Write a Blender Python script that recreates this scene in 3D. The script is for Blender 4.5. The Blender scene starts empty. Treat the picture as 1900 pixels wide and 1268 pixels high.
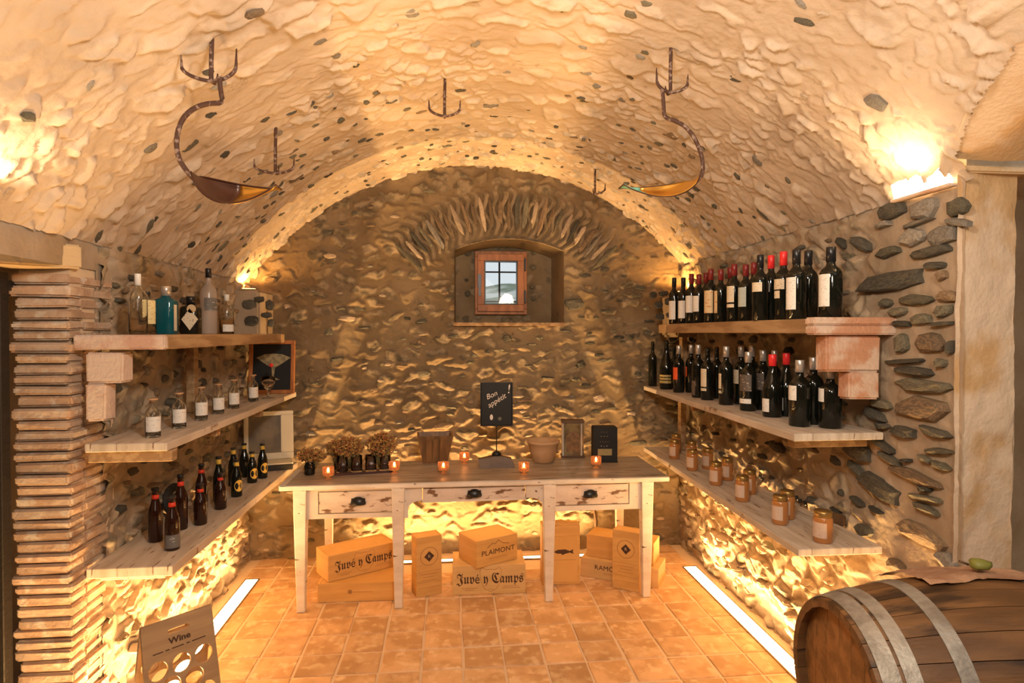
import bpy, bmesh, math, random
import numpy as np
from mathutils import Vector, Matrix, Euler

random.seed(7)
rnd = random.Random(11)
PI = math.pi
C = bpy.context.scene.collection

# ------------------------------------------------------------------ camera
F = 1150.0                      # focal length in pixels of the 1900 px wide frame
TH = math.atan(118 / F)         # the camera looks a little right of the room's axis
PH = math.atan(17 / F)
EYE = Vector((0, 0, 1.7))
FW = Vector((math.sin(TH) * math.cos(PH), math.cos(TH) * math.cos(PH), -math.sin(PH)))
RT = Vector((math.cos(TH), -math.sin(TH), 0))
UP = RT.cross(FW)
cam = bpy.data.cameras.new('camera')
cam.sensor_width = 36
cam.lens = 36 * F / 1900
cam.clip_start = 0.05
co = bpy.data.objects.new('camera', cam)
C.objects.link(co)
co.matrix_world = Matrix.Translation(EYE) @ Matrix((RT, UP, -FW)).transposed().to_4x4()
bpy.context.scene.camera = co

# ------------------------------------------------------------------ world, light, exposure
sc = bpy.context.scene
sc.view_settings.view_transform = 'Standard'
sc.view_settings.look = 'None'
sc.view_settings.gamma = 1
sc.view_settings.use_curve_mapping = False
sc.view_settings.exposure = 0.0
w = bpy.data.worlds.new('sky'); sc.world = w; w.use_nodes = True
w.node_tree.nodes['Background'].inputs[0].default_value = (0.80, 0.88, 0.92, 1)
w.node_tree.nodes['Background'].inputs[1].default_value = 0.9

LED = (1.0, 0.59, 0.23)
LED_POWER = 31.0         # watts per metre of strip, sent upwards by the strip's lens
BACK_LED_POWER = 34.0
FILL = (1.0, 0.87, 0.74)


def area(name, loc, target, size, power, color):
    l = bpy.data.lights.new(name, 'AREA'); l.shape = 'DISK'; l.size = size; l.energy = power; l.color = color
    o = bpy.data.objects.new(name, l); C.objects.link(o); o.location = loc
    o.rotation_euler = (Vector(target) - Vector(loc)).to_track_quat('-Z', 'Y').to_euler()
    return o


area('ceiling_lamp', (0.15, 0.75, 2.45), (0.2, 3.2, 2.6), 0.30, 46, FILL)
area('room_lamp', (0.4, -1.6, 2.2), (0.2, 4.0, 1.2), 1.2, 13, FILL)


area('jamb_fill', (0.9, 0.45, 2.15), (2.1, 2.1, 1.9), 0.3, 15, (1, .80, .58))  # unseen fill light added to brighten the right jamb and side vault


def spot(name, loc, target, angle, power, color, blend=.6, size=.05):
    l = bpy.data.lights.new(name, 'SPOT'); size = min(size, .012); l.spot_size = angle; l.spot_blend = blend; l.energy = power; l.color = color
    l.shadow_soft_size = size
    o = bpy.data.objects.new(name, l); C.objects.link(o); o.location = loc
    o.rotation_euler = (Vector(target) - Vector(loc)).to_track_quat('-Z', 'Y').to_euler()
    return o


spot('uplight_bulb', (1.67, 2.16, 2.27), (1.72, 2.2, 2.9), 2.8, 6, (1, .74, .45))
spot('uplight_bulb', (-1.36, 1.98, 2.13), (-1.1, 2.15, 2.9), 2.6, 8, (1, .74, .45))


for sx, sy in ((-1.42, 4.60), (1.79, 4.60)):       # small lamps sitting on the wall stubs in the back corners
    spot('corner_bulb', (sx, sy, 2.03), (sx, sy + .03, 3), 2.9, 9 if sx < 0 else 10, (1, .50, .13), .3, .02)


# ------------------------------------------------------------------ finding real places
def ray(px, py):
    return FW + RT * ((px - 950) / F) + UP * ((634 - py) / F)


def on(ax, v, px, py):
    d = ray(px, py)
    return EYE + d * ((v - EYE[ax]) / d[ax])


def on_x(v, px, py=617): return on(0, v, px, py)
def on_y(v, px, py): return on(1, v, px, py)
def on_z(v, px, py): return on(2, v, px, py)


XL, XR, YB = -1.47, 1.84, 4.78      # left, right and back wall
VX, VZ, VR = 0.25, 0.90, 2.08       # axis and radius of the barrel vault


def on_vault(px, py):
    d = ray(px, py)
    ox, oz = EYE.x - VX, EYE.z - VZ
    a = d.x ** 2 + d.z ** 2; b = 2 * (ox * d.x + oz * d.z); c = ox * ox + oz * oz - VR * VR
    return EYE + d * ((-b + math.sqrt(b * b - 4 * a * c)) / (2 * a))


# ------------------------------------------------------------------ noise
def h2(ix, iy, seed):
    h = (ix.astype(np.int64) * 374761393 + iy.astype(np.int64) * 668265263 + seed * 1442695041) & 0xFFFFFFFF
    h = ((h ^ (h >> 13)) * 1274126177) & 0xFFFFFFFF
    h = ((h ^ (h >> 16)) * 2246822519) & 0xFFFFFFFF
    return ((h ^ (h >> 15)) & 0xFFFFFF) / float(0xFFFFFF)


def vn(x, y, seed=0):
    ix, iy = np.floor(x), np.floor(y); fx, fy = x - ix, y - iy
    fx = fx * fx * (3 - 2 * fx); fy = fy * fy * (3 - 2 * fy)
    a, b, c, d = h2(ix, iy, seed), h2(ix + 1, iy, seed), h2(ix, iy + 1, seed), h2(ix + 1, iy + 1, seed)
    return (a * (1 - fx) + b * fx) * (1 - fy) + (c * (1 - fx) + d * fx) * fy


def fbm(x, y, o=4, seed=0):
    t, a, s = 0, .5, 0
    for k in range(o):
        t = t + a * vn(x * 2 ** k + 17.3 * k, y * 2 ** k - 9.1 * k, seed + k); s += a; a *= .5
    return t / s


def worley(x, y, seed=0):
    ix, iy = np.floor(x), np.floor(y)
    f1 = np.full(x.shape, 9.); f2 = f1.copy(); dx = np.zeros_like(x); dy = dx.copy(); r1 = dx.copy(); r2 = dx.copy()
    for i in (-1, 0, 1):
        for j in (-1, 0, 1):
            cx, cy = ix + i, iy + j
            ex = cx + .1 + .8 * h2(cx, cy, seed) - x; ey = cy + .1 + .8 * h2(cx, cy, seed + 5) - y
            d = np.sqrt(ex * ex + ey * ey); m = d < f1
            f2 = np.where(m, f1, np.minimum(f2, d))
            dx = np.where(m, -ex, dx); dy = np.where(m, -ey, dy)
            r1 = np.where(m, h2(cx, cy, seed + 9), r1); r2 = np.where(m, h2(cx, cy, seed + 13), r2)
            f1 = np.where(m, d, f1)
    return f1, f2, dx, dy, r1, r2


def sstep(x, a, b):
    t = np.clip((x - a) / (b - a), 0, 1)
    return t * t * (3 - 2 * t)


def rubble(s, t, cs, ct, seed, lean=0., cover=.45):
    """height (0..1) and bare-stone mask of a rubble wall smeared with mortar; s runs along the wall, t up it"""
    w1 = fbm(s * 9, t * 9, 3, seed + 40) - .5; w2 = fbm(s * 9 + 50, t * 9, 3, seed + 41) - .5
    x = (s + .11 * w1) / cs; y = (t + .11 * w2) / ct
    f1, f2, dx, dy, r1, r2 = worley(x, y, seed)
    edge = sstep(f2 - f1, .02, .34)
    tilt = dx * (r2 - .5) * .9 - dy * lean * (.5 + r1)
    st = edge * (.25 + .65 * r1 + tilt) + .14 * (fbm(s * 26, t * 40, 3, seed + 60) - .5)
    mort = cover + .30 * (fbm(s * 5, t * 5, 3, seed + 70) - .5) + .12 * (fbm(s * 30, t * 30, 3, seed + 71) - .5)
    m = sstep(st - mort, -.02, .06)
    hgt = np.where(st > mort, st, mort + (st - mort) * .25)
    # small second layer of chips
    g1, g2, ex, ey, q1, q2 = worley(x * 2.3 + 7, y * 2.3, seed + 90)
    chip = sstep(g2 - g1, .05, .3) * sstep(q1, .55, .75) * (.16 - ey * lean * .28)
    return np.clip(hgt + chip * .8, -.2, 1.5), m * sstep(r2, .25, .35) * edge, r1


# ------------------------------------------------------------------ mesh helpers
def mesh_from(name, v, f, mats=None, smooth=False):
    me = bpy.data.meshes.new(name)
    me.from_pydata([tuple(p) for p in v], [], f)
    for m in (mats or []):
        me.materials.append(m)
    if smooth:
        me.polygons.foreach_set('use_smooth', [True] * len(me.polygons))
    me.update()
    return me


def link(name, me, parent=None, loc=(0, 0, 0), rot=(0, 0, 0), scale=(1, 1, 1)):
    o = bpy.data.objects.new(name, me); C.objects.link(o)
    o.location = loc; o.rotation_euler = rot; o.scale = scale
    if parent: o.parent = parent
    return o


def tag(o, label=None, cat=None, group=None, kind=None):
    if label: o['label'] = label
    if cat: o['category'] = cat
    if group: o['group'] = group
    if kind: o['kind'] = kind
    return o


def thing(name, label, cat, loc=(0, 0, 0), rz=0, group=None):
    o = bpy.data.objects.new(name, None); C.objects.link(o)
    o.location = loc; o.rotation_euler = (0, 0, rz); o.empty_display_size = .05
    return tag(o, label, cat, group)


class G:
    """collects simple solids and becomes one mesh"""
    def __init__(s): s.v = []; s.f = []; s.sm = []

    def add(s, v, f, sm=False):
        n = len(s.v); s.v += [tuple(p) for p in v]; s.f += [tuple(i + n for i in q) for q in f]; s.sm += [sm] * len(f)
        return s

    def box(s, a, b, bev=0, M=None, jit=0):
        x0, y0, z0 = a; x1, y1, z1 = b
        bm = bmesh.new(); bmesh.ops.create_cube(bm, size=1)
        for v in bm.verts:
            v.co = Vector(((x0 + x1) / 2 + v.co.x * (x1 - x0), (y0 + y1) / 2 + v.co.y * (y1 - y0), (z0 + z1) / 2 + v.co.z * (z1 - z0)))
            if jit: v.co += Vector((rnd.uniform(-jit, jit), rnd.uniform(-jit, jit), rnd.uniform(-jit, jit)))
        if bev: bmesh.ops.bevel(bm, geom=bm.edges[:], offset=bev, segments=1 if bev < .004 else 2, affect='EDGES')
        return s.bm(bm, M)

    def bm(s, bm, M=None, sm=False):
        if M is not None: bmesh.ops.transform(bm, matrix=M, verts=bm.verts)
        bm.verts.index_update()
        s.add([v.co.copy() for v in bm.verts], [[v.index for v in f.verts] for f in bm.faces], sm)
        bm.free(); return s

    def lathe(s, prof, seg=20, c=(0, 0, 0), a0=0, a1=2 * PI, sq=None):
        full = abs(a1 - a0 - 2 * PI) < 1e-6
        n = seg if full else seg + 1
        v = []
        for (r, z) in prof:
            for k in range(n):
                a = a0 + (a1 - a0) * k / seg
                x, y = math.cos(a), math.sin(a)
                if sq:
                    q = (abs(x) ** sq + abs(y) ** sq) ** (-1 / sq); x *= q; y *= q
                v.append((c[0] + r * x, c[1] + r * y, c[2] + z))
        f = []
        for i in range(len(prof) - 1):
            for k in range(seg):
                k2 = (k + 1) % n
                f.append((i * n + k, i * n + k2, (i + 1) * n + k2, (i + 1) * n + k))
        if full:
            if prof[0][0] > 1e-5: f.append(tuple(range(n - 1, -1, -1)))
            if prof[-1][0] > 1e-5: f.append(tuple((len(prof) - 1) * n + k for k in range(n)))
        return s.add(v, f, True)

    def tube(s, pts, r, seg=8):
        pts = [Vector(p) for p in pts]; n = len(pts); v = []; f = []
        up = Vector((.13, .2, 1)).normalized()
        for i, p in enumerate(pts):
            d = (pts[min(i + 1, n - 1)] - pts[max(i - 1, 0)]).normalized()
            a = d.cross(up)
            if a.length < .05: a = d.cross(Vector((1, 0, 0)))
            a.normalize(); b = d.cross(a)
            rr = r[i] if isinstance(r, (list, tuple)) else r
            for k in range(seg):
                t = 2 * PI * k / seg
                v.append(p + a * (math.cos(t) * rr) + b * (math.sin(t) * rr))
        for i in range(n - 1):
            for k in range(seg):
                k2 = (k + 1) % seg
                f.append((i * seg + k, i * seg + k2, (i + 1) * seg + k2, (i + 1) * seg + k))
        f.append(tuple(range(seg - 1, -1, -1))); f.append(tuple((n - 1) * seg + k for k in range(seg)))
        return s.add(v, f, True)

    def mesh(s, name, mat):
        me = mesh_from(name, s.v, s.f, [mat] if mat else [])
        me.polygons.foreach_set('use_smooth', s.sm); me.update()
        return me

    def obj(s, name, mat, parent=None, loc=(0, 0, 0), rot=(0, 0, 0)):
        return link(name, s.mesh(name, mat), parent, loc, rot)


def fix(o):
    bm = bmesh.new(); bm.from_mesh(o.data); bmesh.ops.recalc_face_normals(bm, faces=bm.faces); bm.to_mesh(o.data); bm.free(); return o


def copy_tree(o, parent=None):
    c = o.copy(); C.objects.link(c)
    if parent: c.parent = parent
    for ch in list(o.children): copy_tree(ch, c)
    return c


def flat(name, outer, holes, thick, mat, parent=None, loc=(0, 0, 0), rot=(0, 0, 0)):
    """a flat board cut to an outline in its x-y plane"""
    cu = bpy.data.curves.new(name, 'CURVE'); cu.dimensions = '2D'; cu.fill_mode = 'BOTH'; cu.extrude = thick / 2
    for pts in [outer] + holes:
        sp = cu.splines.new('POLY'); sp.points.add(len(pts) - 1)
        for i, (x, y) in enumerate(pts): sp.points[i].co = (x, y, 0, 1)
        sp.use_cyclic_u = True
    t = bpy.data.objects.new('t', cu); me = bpy.data.meshes.new_from_object(t)
    bpy.data.objects.remove(t); bpy.data.curves.remove(cu)
    me.name = name; me.materials.clear(); me.materials.append(mat)
    return link(name, me, parent, loc, rot)


def ring(cx, cy, r, n=20, r2=None):
    return [(cx + r * math.cos(2 * PI * k / n), cy + (r2 or r) * math.sin(2 * PI * k / n)) for k in range(n)]


def text(name, body, size, mat, parent, loc, rot, sx=1, shear=0, thick=.0004, offset=0, align='CENTER'):
    cu = bpy.data.curves.new(name, 'FONT'); cu.body = body; cu.size = size; cu.extrude = thick; cu.shear = shear
    cu.align_x = align; cu.align_y = 'CENTER'; cu.offset = offset; cu.resolution_u = 3
    t = bpy.data.objects.new('t', cu); me = bpy.data.meshes.new_from_object(t)
    bpy.data.objects.remove(t); bpy.data.curves.remove(cu)
    me.name = name; me.materials.clear(); me.materials.append(mat)
    return link(name, me, parent, loc, rot, (sx, 1, 1))


# ------------------------------------------------------------------ materials
def mat(name, col, rough=.6, metal=0., col2=None, scale=8., stretch=(1, 1, 1), lo=.4, hi=.6, bump=0., bscale=40., detail=5., emis=None, estr=0.,
        trans=0., ior=1.45, spec=None, col3=None, scale3=30., lo3=.55, hi3=.65, objrand=0., coat=0., attr=None):
    m = bpy.data.materials.new(name); m.use_nodes = True; nt = m.node_tree; N = nt.nodes; L = nt.links
    b = N['Principled BSDF']; b.inputs['Roughness'].default_value = rough; b.inputs['Metallic'].default_value = metal
    b.inputs['IOR'].default_value = ior
    b.inputs['Transmission Weight'].default_value = trans
    b.inputs['Coat Weight'].default_value = coat
    if spec is not None: b.inputs['Specular IOR Level'].default_value = spec
    b.inputs['Base Color'].default_value = (*col, 1)
    tc = N.new('ShaderNodeTexCoord'); mp = N.new('ShaderNodeMapping'); mp.inputs['Scale'].default_value = stretch
    L.new(tc.outputs['Object'], mp.inputs['Vector'])
    vec = mp.outputs[0]
    oi = None
    if objrand:
        oi = N.new('ShaderNodeObjectInfo')
        ad = N.new('ShaderNodeVectorMath'); ad.operation = 'MULTIPLY_ADD'
        cx = N.new('ShaderNodeCombineXYZ')
        for k in range(3): L.new(oi.outputs['Random'], cx.inputs[k])
        L.new(cx.outputs[0], ad.inputs[0]); ad.inputs[1].default_value = (37, 11, 23); L.new(vec, ad.inputs[2]); vec = ad.outputs[0]

    def noise(s, d=detail):
        n = N.new('ShaderNodeTexNoise'); n.inputs['Scale'].default_value = s; n.inputs['Detail'].default_value = d
        L.new(vec, n.inputs['Vector']); return n.outputs['Fac']

    def ramp(x, a, c):
        r = N.new('ShaderNodeMapRange'); r.inputs[1].default_value = a; r.inputs[2].default_value = c; r.interpolation_type = 'SMOOTHSTEP'
        L.new(x, r.inputs[0]); return r.outputs[0]

    def mix(fac, a, c):
        x = N.new('ShaderNodeMix'); x.data_type = 'RGBA'
        L.new(fac, x.inputs[0])
        for i, q in ((6, a), (7, c)):
            if isinstance(q, tuple): x.inputs[i].default_value = (*q, 1)
            else: L.new(q, x.inputs[i])
        return x.outputs[2]
    out = None
    if col2: out = mix(ramp(noise(scale), lo, hi), col, col2)
    if col3: out = mix(ramp(noise(scale3, 6), lo3, hi3), out or col, col3)
    if attr:       # bare stone where the wall's own stones stand out of the mortar
        a = N.new('ShaderNodeAttribute'); a.attribute_name = 'stone'
        a2 = N.new('ShaderNodeAttribute'); a2.attribute_name = 'tone'
        st = mix(a2.outputs['Fac'], attr[0], attr[1])
        st = mix(ramp(noise(14, 5), .4, .6), st, attr[2])
        out = mix(a.outputs['Fac'], out or col, st)
    if objrand:
        hs = N.new('ShaderNodeHueSaturation')
        mr = N.new('ShaderNodeMapRange'); mr.inputs[3].default_value = 1 - objrand; mr.inputs[4].default_value = 1 + objrand
        L.new(oi.outputs['Random'], mr.inputs[0]); L.new(mr.outputs[0], hs.inputs['Value'])
        if out is None: hs.inputs['Color'].default_value = (*col, 1)
        else: L.new(out, hs.inputs['Color'])
        out = hs.outputs[0]
    if out is not None: L.new(out, b.inputs['Base Color'])
    if bump:
        bp = N.new('ShaderNodeBump'); bp.inputs['Strength'].default_value = bump; bp.inputs['Distance'].default_value = .01
        L.new(noise(bscale, 6), bp.inputs['Height']); L.new(bp.outputs[0], b.inputs['Normal'])
    if emis:
        b.inputs['Emission Color'].default_value = (*emis, 1); b.inputs['Emission Strength'].default_value = estr
    return m


M_vault = mat('lime_mortar_vault', (.50, .395, .295), .85, col2=(.385, .29, .205), scale=2.5, lo=.3, hi=.7, bump=.35, bscale=45,
              col3=(.34, .25, .17), scale3=11, lo3=.62, hi3=.74, attr=((.50, .42, .34), (.30, .26, .21), (.56, .46, .36)))
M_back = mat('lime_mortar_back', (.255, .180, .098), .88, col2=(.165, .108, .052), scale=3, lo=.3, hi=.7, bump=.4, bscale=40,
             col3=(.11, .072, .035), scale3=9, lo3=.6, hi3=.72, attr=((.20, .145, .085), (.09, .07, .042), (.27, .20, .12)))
M_side = mat('lime_mortar_side', (.39, .295, .20), .88, col2=(.27, .19, .115), scale=3, lo=.3, hi=.7, bump=.4, bscale=40,
             col3=(.30, .21, .12), scale3=9, lo3=.6, hi3=.72, attr=((.30, .24, .16), (.13, .11, .08), (.42, .32, .2)))
M_smooth = mat('smooth_plaster', (.68, .52, .37), .9, col2=(.55, .34, .16), scale=3.2, lo=.48, hi=.62, bump=.35, bscale=60)
M_st = [mat('slate_stone', (.105, .092, .066), .7, col2=(.055, .05, .038), scale=14, bump=.6, bscale=30, objrand=.35),
        mat('olive_stone', (.17, .145, .09), .75, col2=(.10, .088, .06), scale=12, bump=.5, bscale=30, objrand=.3),
        mat('brown_stone', (.25, .16, .085), .78, col2=(.13, .095, .06), scale=10, bump=.5, bscale=30, objrand=.3),
        mat('grey_stone', (.26, .225, .18), .75, col2=(.17, .15, .12), scale=12, bump=.4, bscale=30, objrand=.25),
        mat('pale_stone', (.46, .35, .24), .8, col2=(.33, .25, .17), scale=12, bump=.4, bscale=30, objrand=.2)]
M_brick = mat('old_brick', (.50, .36, .25), .85, col2=(.42, .27, .17), scale=9, bump=.5, bscale=50, objrand=.14, col3=(.55, .45, .35), scale3=14)
M_tile = mat('terracotta_tile', (.60, .37, .19), .5, col2=(.47, .27, .12), scale=7, bump=.25, bscale=30, objrand=.16, col3=(.68, .48, .28), scale3=16, lo3=.5, hi3=.7)
M_grout = mat('grout', (.66, .50, .33), .9, bump=.3)
M_white = mat('distressed_white_paint', (.70, .62, .53), .55, col2=(.55, .46, .37), scale=5, stretch=(1, 1, 3), lo=.35, hi=.75, bump=.15, bscale=40,
              col3=(.10, .055, .03), scale3=16, lo3=.66, hi3=.70)
M_drawer = mat('worn_drawer_paint', (.66, .55, .46), .55, col2=(.52, .41, .32), scale=6, stretch=(1, 1, 3), lo=.35, hi=.75, bump=.15,
               col3=(.17, .085, .04), scale3=10, lo3=.555, hi3=.63)
M_top = mat('worn_table_top', (.30, .235, .165), .38, col2=(.42, .35, .27), scale=3, stretch=(1, 7, 1), lo=.4, hi=.6, bump=.2, bscale=30,
            col3=(.14, .095, .055), scale3=7, lo3=.58, hi3=.68)
M_shelf = mat('whitewashed_plank', (.58, .50, .41), .6, col2=(.44, .36, .27), scale=3, stretch=(8, .8, 1), lo=.35, hi=.65, bump=.25, bscale=20,
              col3=(.22, .13, .08), scale3=9, lo3=.62, hi3=.68)
M_beam = mat('old_oak_beam', (.40, .26, .13), .7, col2=(.27, .155, .07), scale=4, stretch=(6, .8, 6), bump=.4, bscale=20)
M_redstone = mat('red_painted_stone', (.46, .23, .13), .85, col2=(.55, .40, .30), scale=8, lo=.45, hi=.6, bump=.6, bscale=60)
M_pinkstone = mat('pale_pink_stone', (.58, .45, .36), .9, col2=(.48, .30, .22), scale=6, lo=.5, hi=.65, bump=.6, bscale=70)
M_lintel = mat('sandstone_lintel', (.55, .40, .22), .85, col2=(.30, .20, .10), scale=3, lo=.55, hi=.72, bump=.4, bscale=60)
M_dif = mat('led_diffuser', (.9, .8, .6), .5, emis=(1, .66, .30), estr=16)
M_trim = mat('bronze_trim', (.25, .17, .08), .4, metal=.7)
M_iron = mat('black_iron', (.035, .028, .022), .55, metal=.6, bump=.3, bscale=60)
M_rust = mat('rusty_iron', (.075, .035, .022), .7, metal=.3, col2=(.25, .17, .13), scale=50, lo=.52, hi=.6, bump=.4, bscale=80)
M_brass = mat('aged_brass', (.75, .42, .08), .32, metal=.9, col2=(.5, .25, .05), scale=5)
M_darkbrass = mat('dark_brown_lacquer', (.05, .018, .01), .35, metal=.2)
M_teal = mat('verdigris_paint', (.16, .42, .32), .6, col2=(.10, .30, .22), scale=20)
M_frame = mat('orange_pine', (.46, .17, .045), .5, col2=(.34, .12, .03), scale=6, stretch=(4, 4, 1), bump=.1)
M_black = mat('black_plastic', (.012, .011, .01), .35)
M_glass = mat('clear_glass', (.97, .98, .96), .02, trans=1., ior=1.45)
M_glassy = mat('frosted_glass', (.60, .50, .42), .25, trans=.55)
M_pane = bpy.data.materials.new('window_glass'); M_pane.use_nodes = True
_n = M_pane.node_tree.nodes; _l = M_pane.node_tree.links
_t = _n.new('ShaderNodeBsdfTransparent'); _g = _n.new('ShaderNodeBsdfGlossy'); _g.inputs['Roughness'].default_value = .03
_m = _n.new('ShaderNodeMixShader'); _m.inputs[0].default_value = .02
_l.new(_t.outputs[0], _m.inputs[1]); _l.new(_g.outputs[0], _m.inputs[2]); _l.new(_m.outputs[0], _n['Material Output'].inputs[0])
M_wine = mat('dark_wine_glass', (.006, .007, .005), .06, spec=.6)
M_beer = mat('brown_beer_glass', (.022, .006, .003), .07, spec=.6)
M_blue = mat('teal_glass', (.004, .085, .11), .05, trans=.2)
M_foil = {'black': mat('black_foil', (.012, .012, .014), .3), 'red': mat('red_foil', (.75, .03, .03), .35), 'wine': mat('wine_red_foil', (.20, .018, .018), .35),
          'silver': mat('silver_foil', (.55, .50, .44), .3, metal=.6), 'yellow': mat('yellow_foil', (.62, .40, .06), .4), 'white': mat('white_foil', (.75, .72, .66), .4)}


def label_mat(name, col, ink, a=.5, b=.53, sc=30):
    m = mat(name, col, .6)
    nt = m.node_tree; N = nt.nodes; L = nt.links; bs = N['Principled BSDF']
    tc = N.new('ShaderNodeTexCoord'); mp = N.new('ShaderNodeMapping'); mp.inputs['Scale'].default_value = (3, 3, 7)
    n = N.new('ShaderNodeTexNoise'); n.inputs['Scale'].default_value = sc; n.inputs['Detail'].default_value = 3
    r = N.new('ShaderNodeMapRange'); r.inputs[1].default_value = .60; r.inputs[2].default_value = .66
    x = N.new('ShaderNodeMix'); x.data_type = 'RGBA'; x.inputs[6].default_value = (*col, 1); x.inputs[7].default_value = (*ink, 1)
    L.new(tc.outputs['Object'], mp.inputs[0]); L.new(mp.outputs[0], n.inputs[0]); L.new(n.outputs[0], r.inputs[0]); L.new(r.outputs[0], x.inputs[0]); L.new(x.outputs[2], bs.inputs['Base Color'])
    return m


M_lab = {'pale': label_mat('pale_yellow_label', (.68, .55, .26), (.4, .25, .08)), 'white': label_mat('white_label', (.72, .68, .61), (.45, .40, .34)), 'cream': label_mat('cream_label', (.66, .56, .40), (.30, .2, .1)),
         'ornate': label_mat('ornate_orange_label', (.62, .46, .26), (.50, .18, .03), sc=14), 'orange': label_mat('orange_label', (.75, .10, .02), (.8, .2, .05)),
         'gold': mat('gold_label', (.42, .30, .10), .4), 'dark': label_mat('dark_label', (.10, .075, .055), (.35, .26, .18), sc=20),
         'yellow': mat('yellow_label', (.80, .48, .07), .5), 'teal': label_mat('pale_blue_label', (.45, .50, .45), (.2, .28, .26)),
         'redband': mat('red_band', (.62, .04, .015), .5), 'silver': label_mat('silver_black_label', (.14, .13, .12), (.4, .38, .34), sc=18)}
M_honey = mat('amber_honey', (.40, .16, .045), .12, coat=.5)
M_lid = mat('gold_lid', (.42, .27, .09), .3, metal=.8)
M_ply = mat('pine_crate', (.62, .36, .12), .55, col2=(.54, .30, .09), scale=3, stretch=(1, 1, 8), lo=.35, hi=.65, bump=.08)
M_ply2 = mat('plain_crate', (.64, .42, .18), .55, col2=(.57, .36, .14), scale=3, stretch=(1, 1, 8), lo=.35, hi=.65, bump=.08)
M_ink = mat('brown_print', (.06, .025, .012), .7)
M_inkf = mat('faint_print', (.30, .15, .05), .7)
M_rack = mat('birch_plywood', (.42, .27, .14), .5, col2=(.36, .225, .115), scale=4, stretch=(1, 8, 1), bump=.05)
M_barrel = mat('oak_stave', (.20, .098, .036), .5, col2=(.12, .058, .022), scale=3, stretch=(1, 6, 6), lo=.35, hi=.65, bump=.25, bscale=20, objrand=.12,
               col3=(.045, .024, .012), scale3=2.2, lo3=.56, hi3=.68)
M_hoop = mat('galvanised_hoop', (.40, .37, .32), .5, metal=.55, col2=(.28, .25, .21), scale=14, bump=.25, bscale=70)
M_terra = mat('pale_terracotta', (.55, .34, .18), .7, col2=(.47, .28, .14), scale=6)
M_wood = mat('brown_wood', (.25, .125, .045), .5, col2=(.16, .08, .03), scale=5, stretch=(6, 6, 1))
M_dwood = mat('dark_wood', (.13, .07, .03), .5, col2=(.09, .045, .02), scale=5)
M_flower = mat('dried_flower', (.42, .25, .07), .9, col2=(.28, .10, .035), scale=50, lo=.45, hi=.55)
M_stem = mat('dried_stem', (.22, .17, .06), .8)
M_candle = mat('candle_glass', (1, .55, .28), .25, trans=.85, ior=1.12, emis=(1, .36, .10), estr=.10, col2=(.75, .25, .08), scale=90)
M_flame = mat('flame', (1, .9, .6), .5, emis=(1, .75, .4), estr=70)
M_chalk = mat('chalk', (.70, .62, .55), .9)
M_slate = mat('chalkboard', (.006, .006, .006), .6)
M_tin = mat('old_tin', (.28, .20, .09), .35, metal=.7, col2=(.15, .10, .05), scale=12)
M_redspot = mat('red_paint', (.7, .02, .02), .4)
M_cream = mat('cream_painted_wood', (.62, .55, .40), .6)
M_paper = mat('crumpled_brown_paper', (.42, .25, .15), .8, col2=(.30, .16, .09), scale=6, bump=.5, bscale=20)
M_leaf = mat('olive_leaf', (.20, .20, .04), .5)


# ------------------------------------------------------------------ relief walls
def relief(name, U, V, pos, hfun, material, keep=None, kind='structure', smooth=True):
    """U,V: 1-D coordinates; pos(u,v,h) -> x,y,z arrays; hfun(u,v) -> height, stone mask, tone"""
    u, v = np.meshgrid(U, V); h, st, tn = hfun(u, v)
    x, y, z = pos(u, v, h)
    nu, nv = len(U), len(V)
    co_ = np.stack([x, y, z], -1).reshape(-1, 3)
    i = np.arange(nu * nv).reshape(nv, nu)
    q = np.stack([i[:-1, :-1], i[:-1, 1:], i[1:, 1:], i[1:, :-1]], -1).reshape(-1, 4)
    if keep is not None:
        cu = (U[:-1] + U[1:]) / 2; cv = (V[:-1] + V[1:]) / 2
        q = q[keep(*np.meshgrid(cu, cv)).reshape(-1)]
    me = bpy.data.meshes.new(name)
    me.vertices.add(len(co_)); me.vertices.foreach_set('co', co_.astype(np.float32).ravel())
    me.loops.add(q.size); me.loops.foreach_set('vertex_index', q.astype(np.int32).ravel())
    me.polygons.add(len(q)); me.polygons.foreach_set('loop_start', np.arange(0, q.size, 4, dtype=np.int32))
    me.polygons.foreach_set('loop_total', np.full(len(q), 4, dtype=np.int32))
    me.polygons.foreach_set('use_smooth', np.full(len(q), smooth))
    me.update(calc_edges=True)
    for nm, a in (('stone', st), ('tone', tn)):
        at = me.attributes.new(nm, 'FLOAT', 'POINT'); at.data.foreach_set('value', a.astype(np.float32).ravel())
    me.materials.append(material)
    o = link(name, me); tag(o, kind=kind)
    return o


def grid_range(a, b, step):
    return np.linspace(a, b, max(2, int(round((b - a) / step)) + 1))


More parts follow.
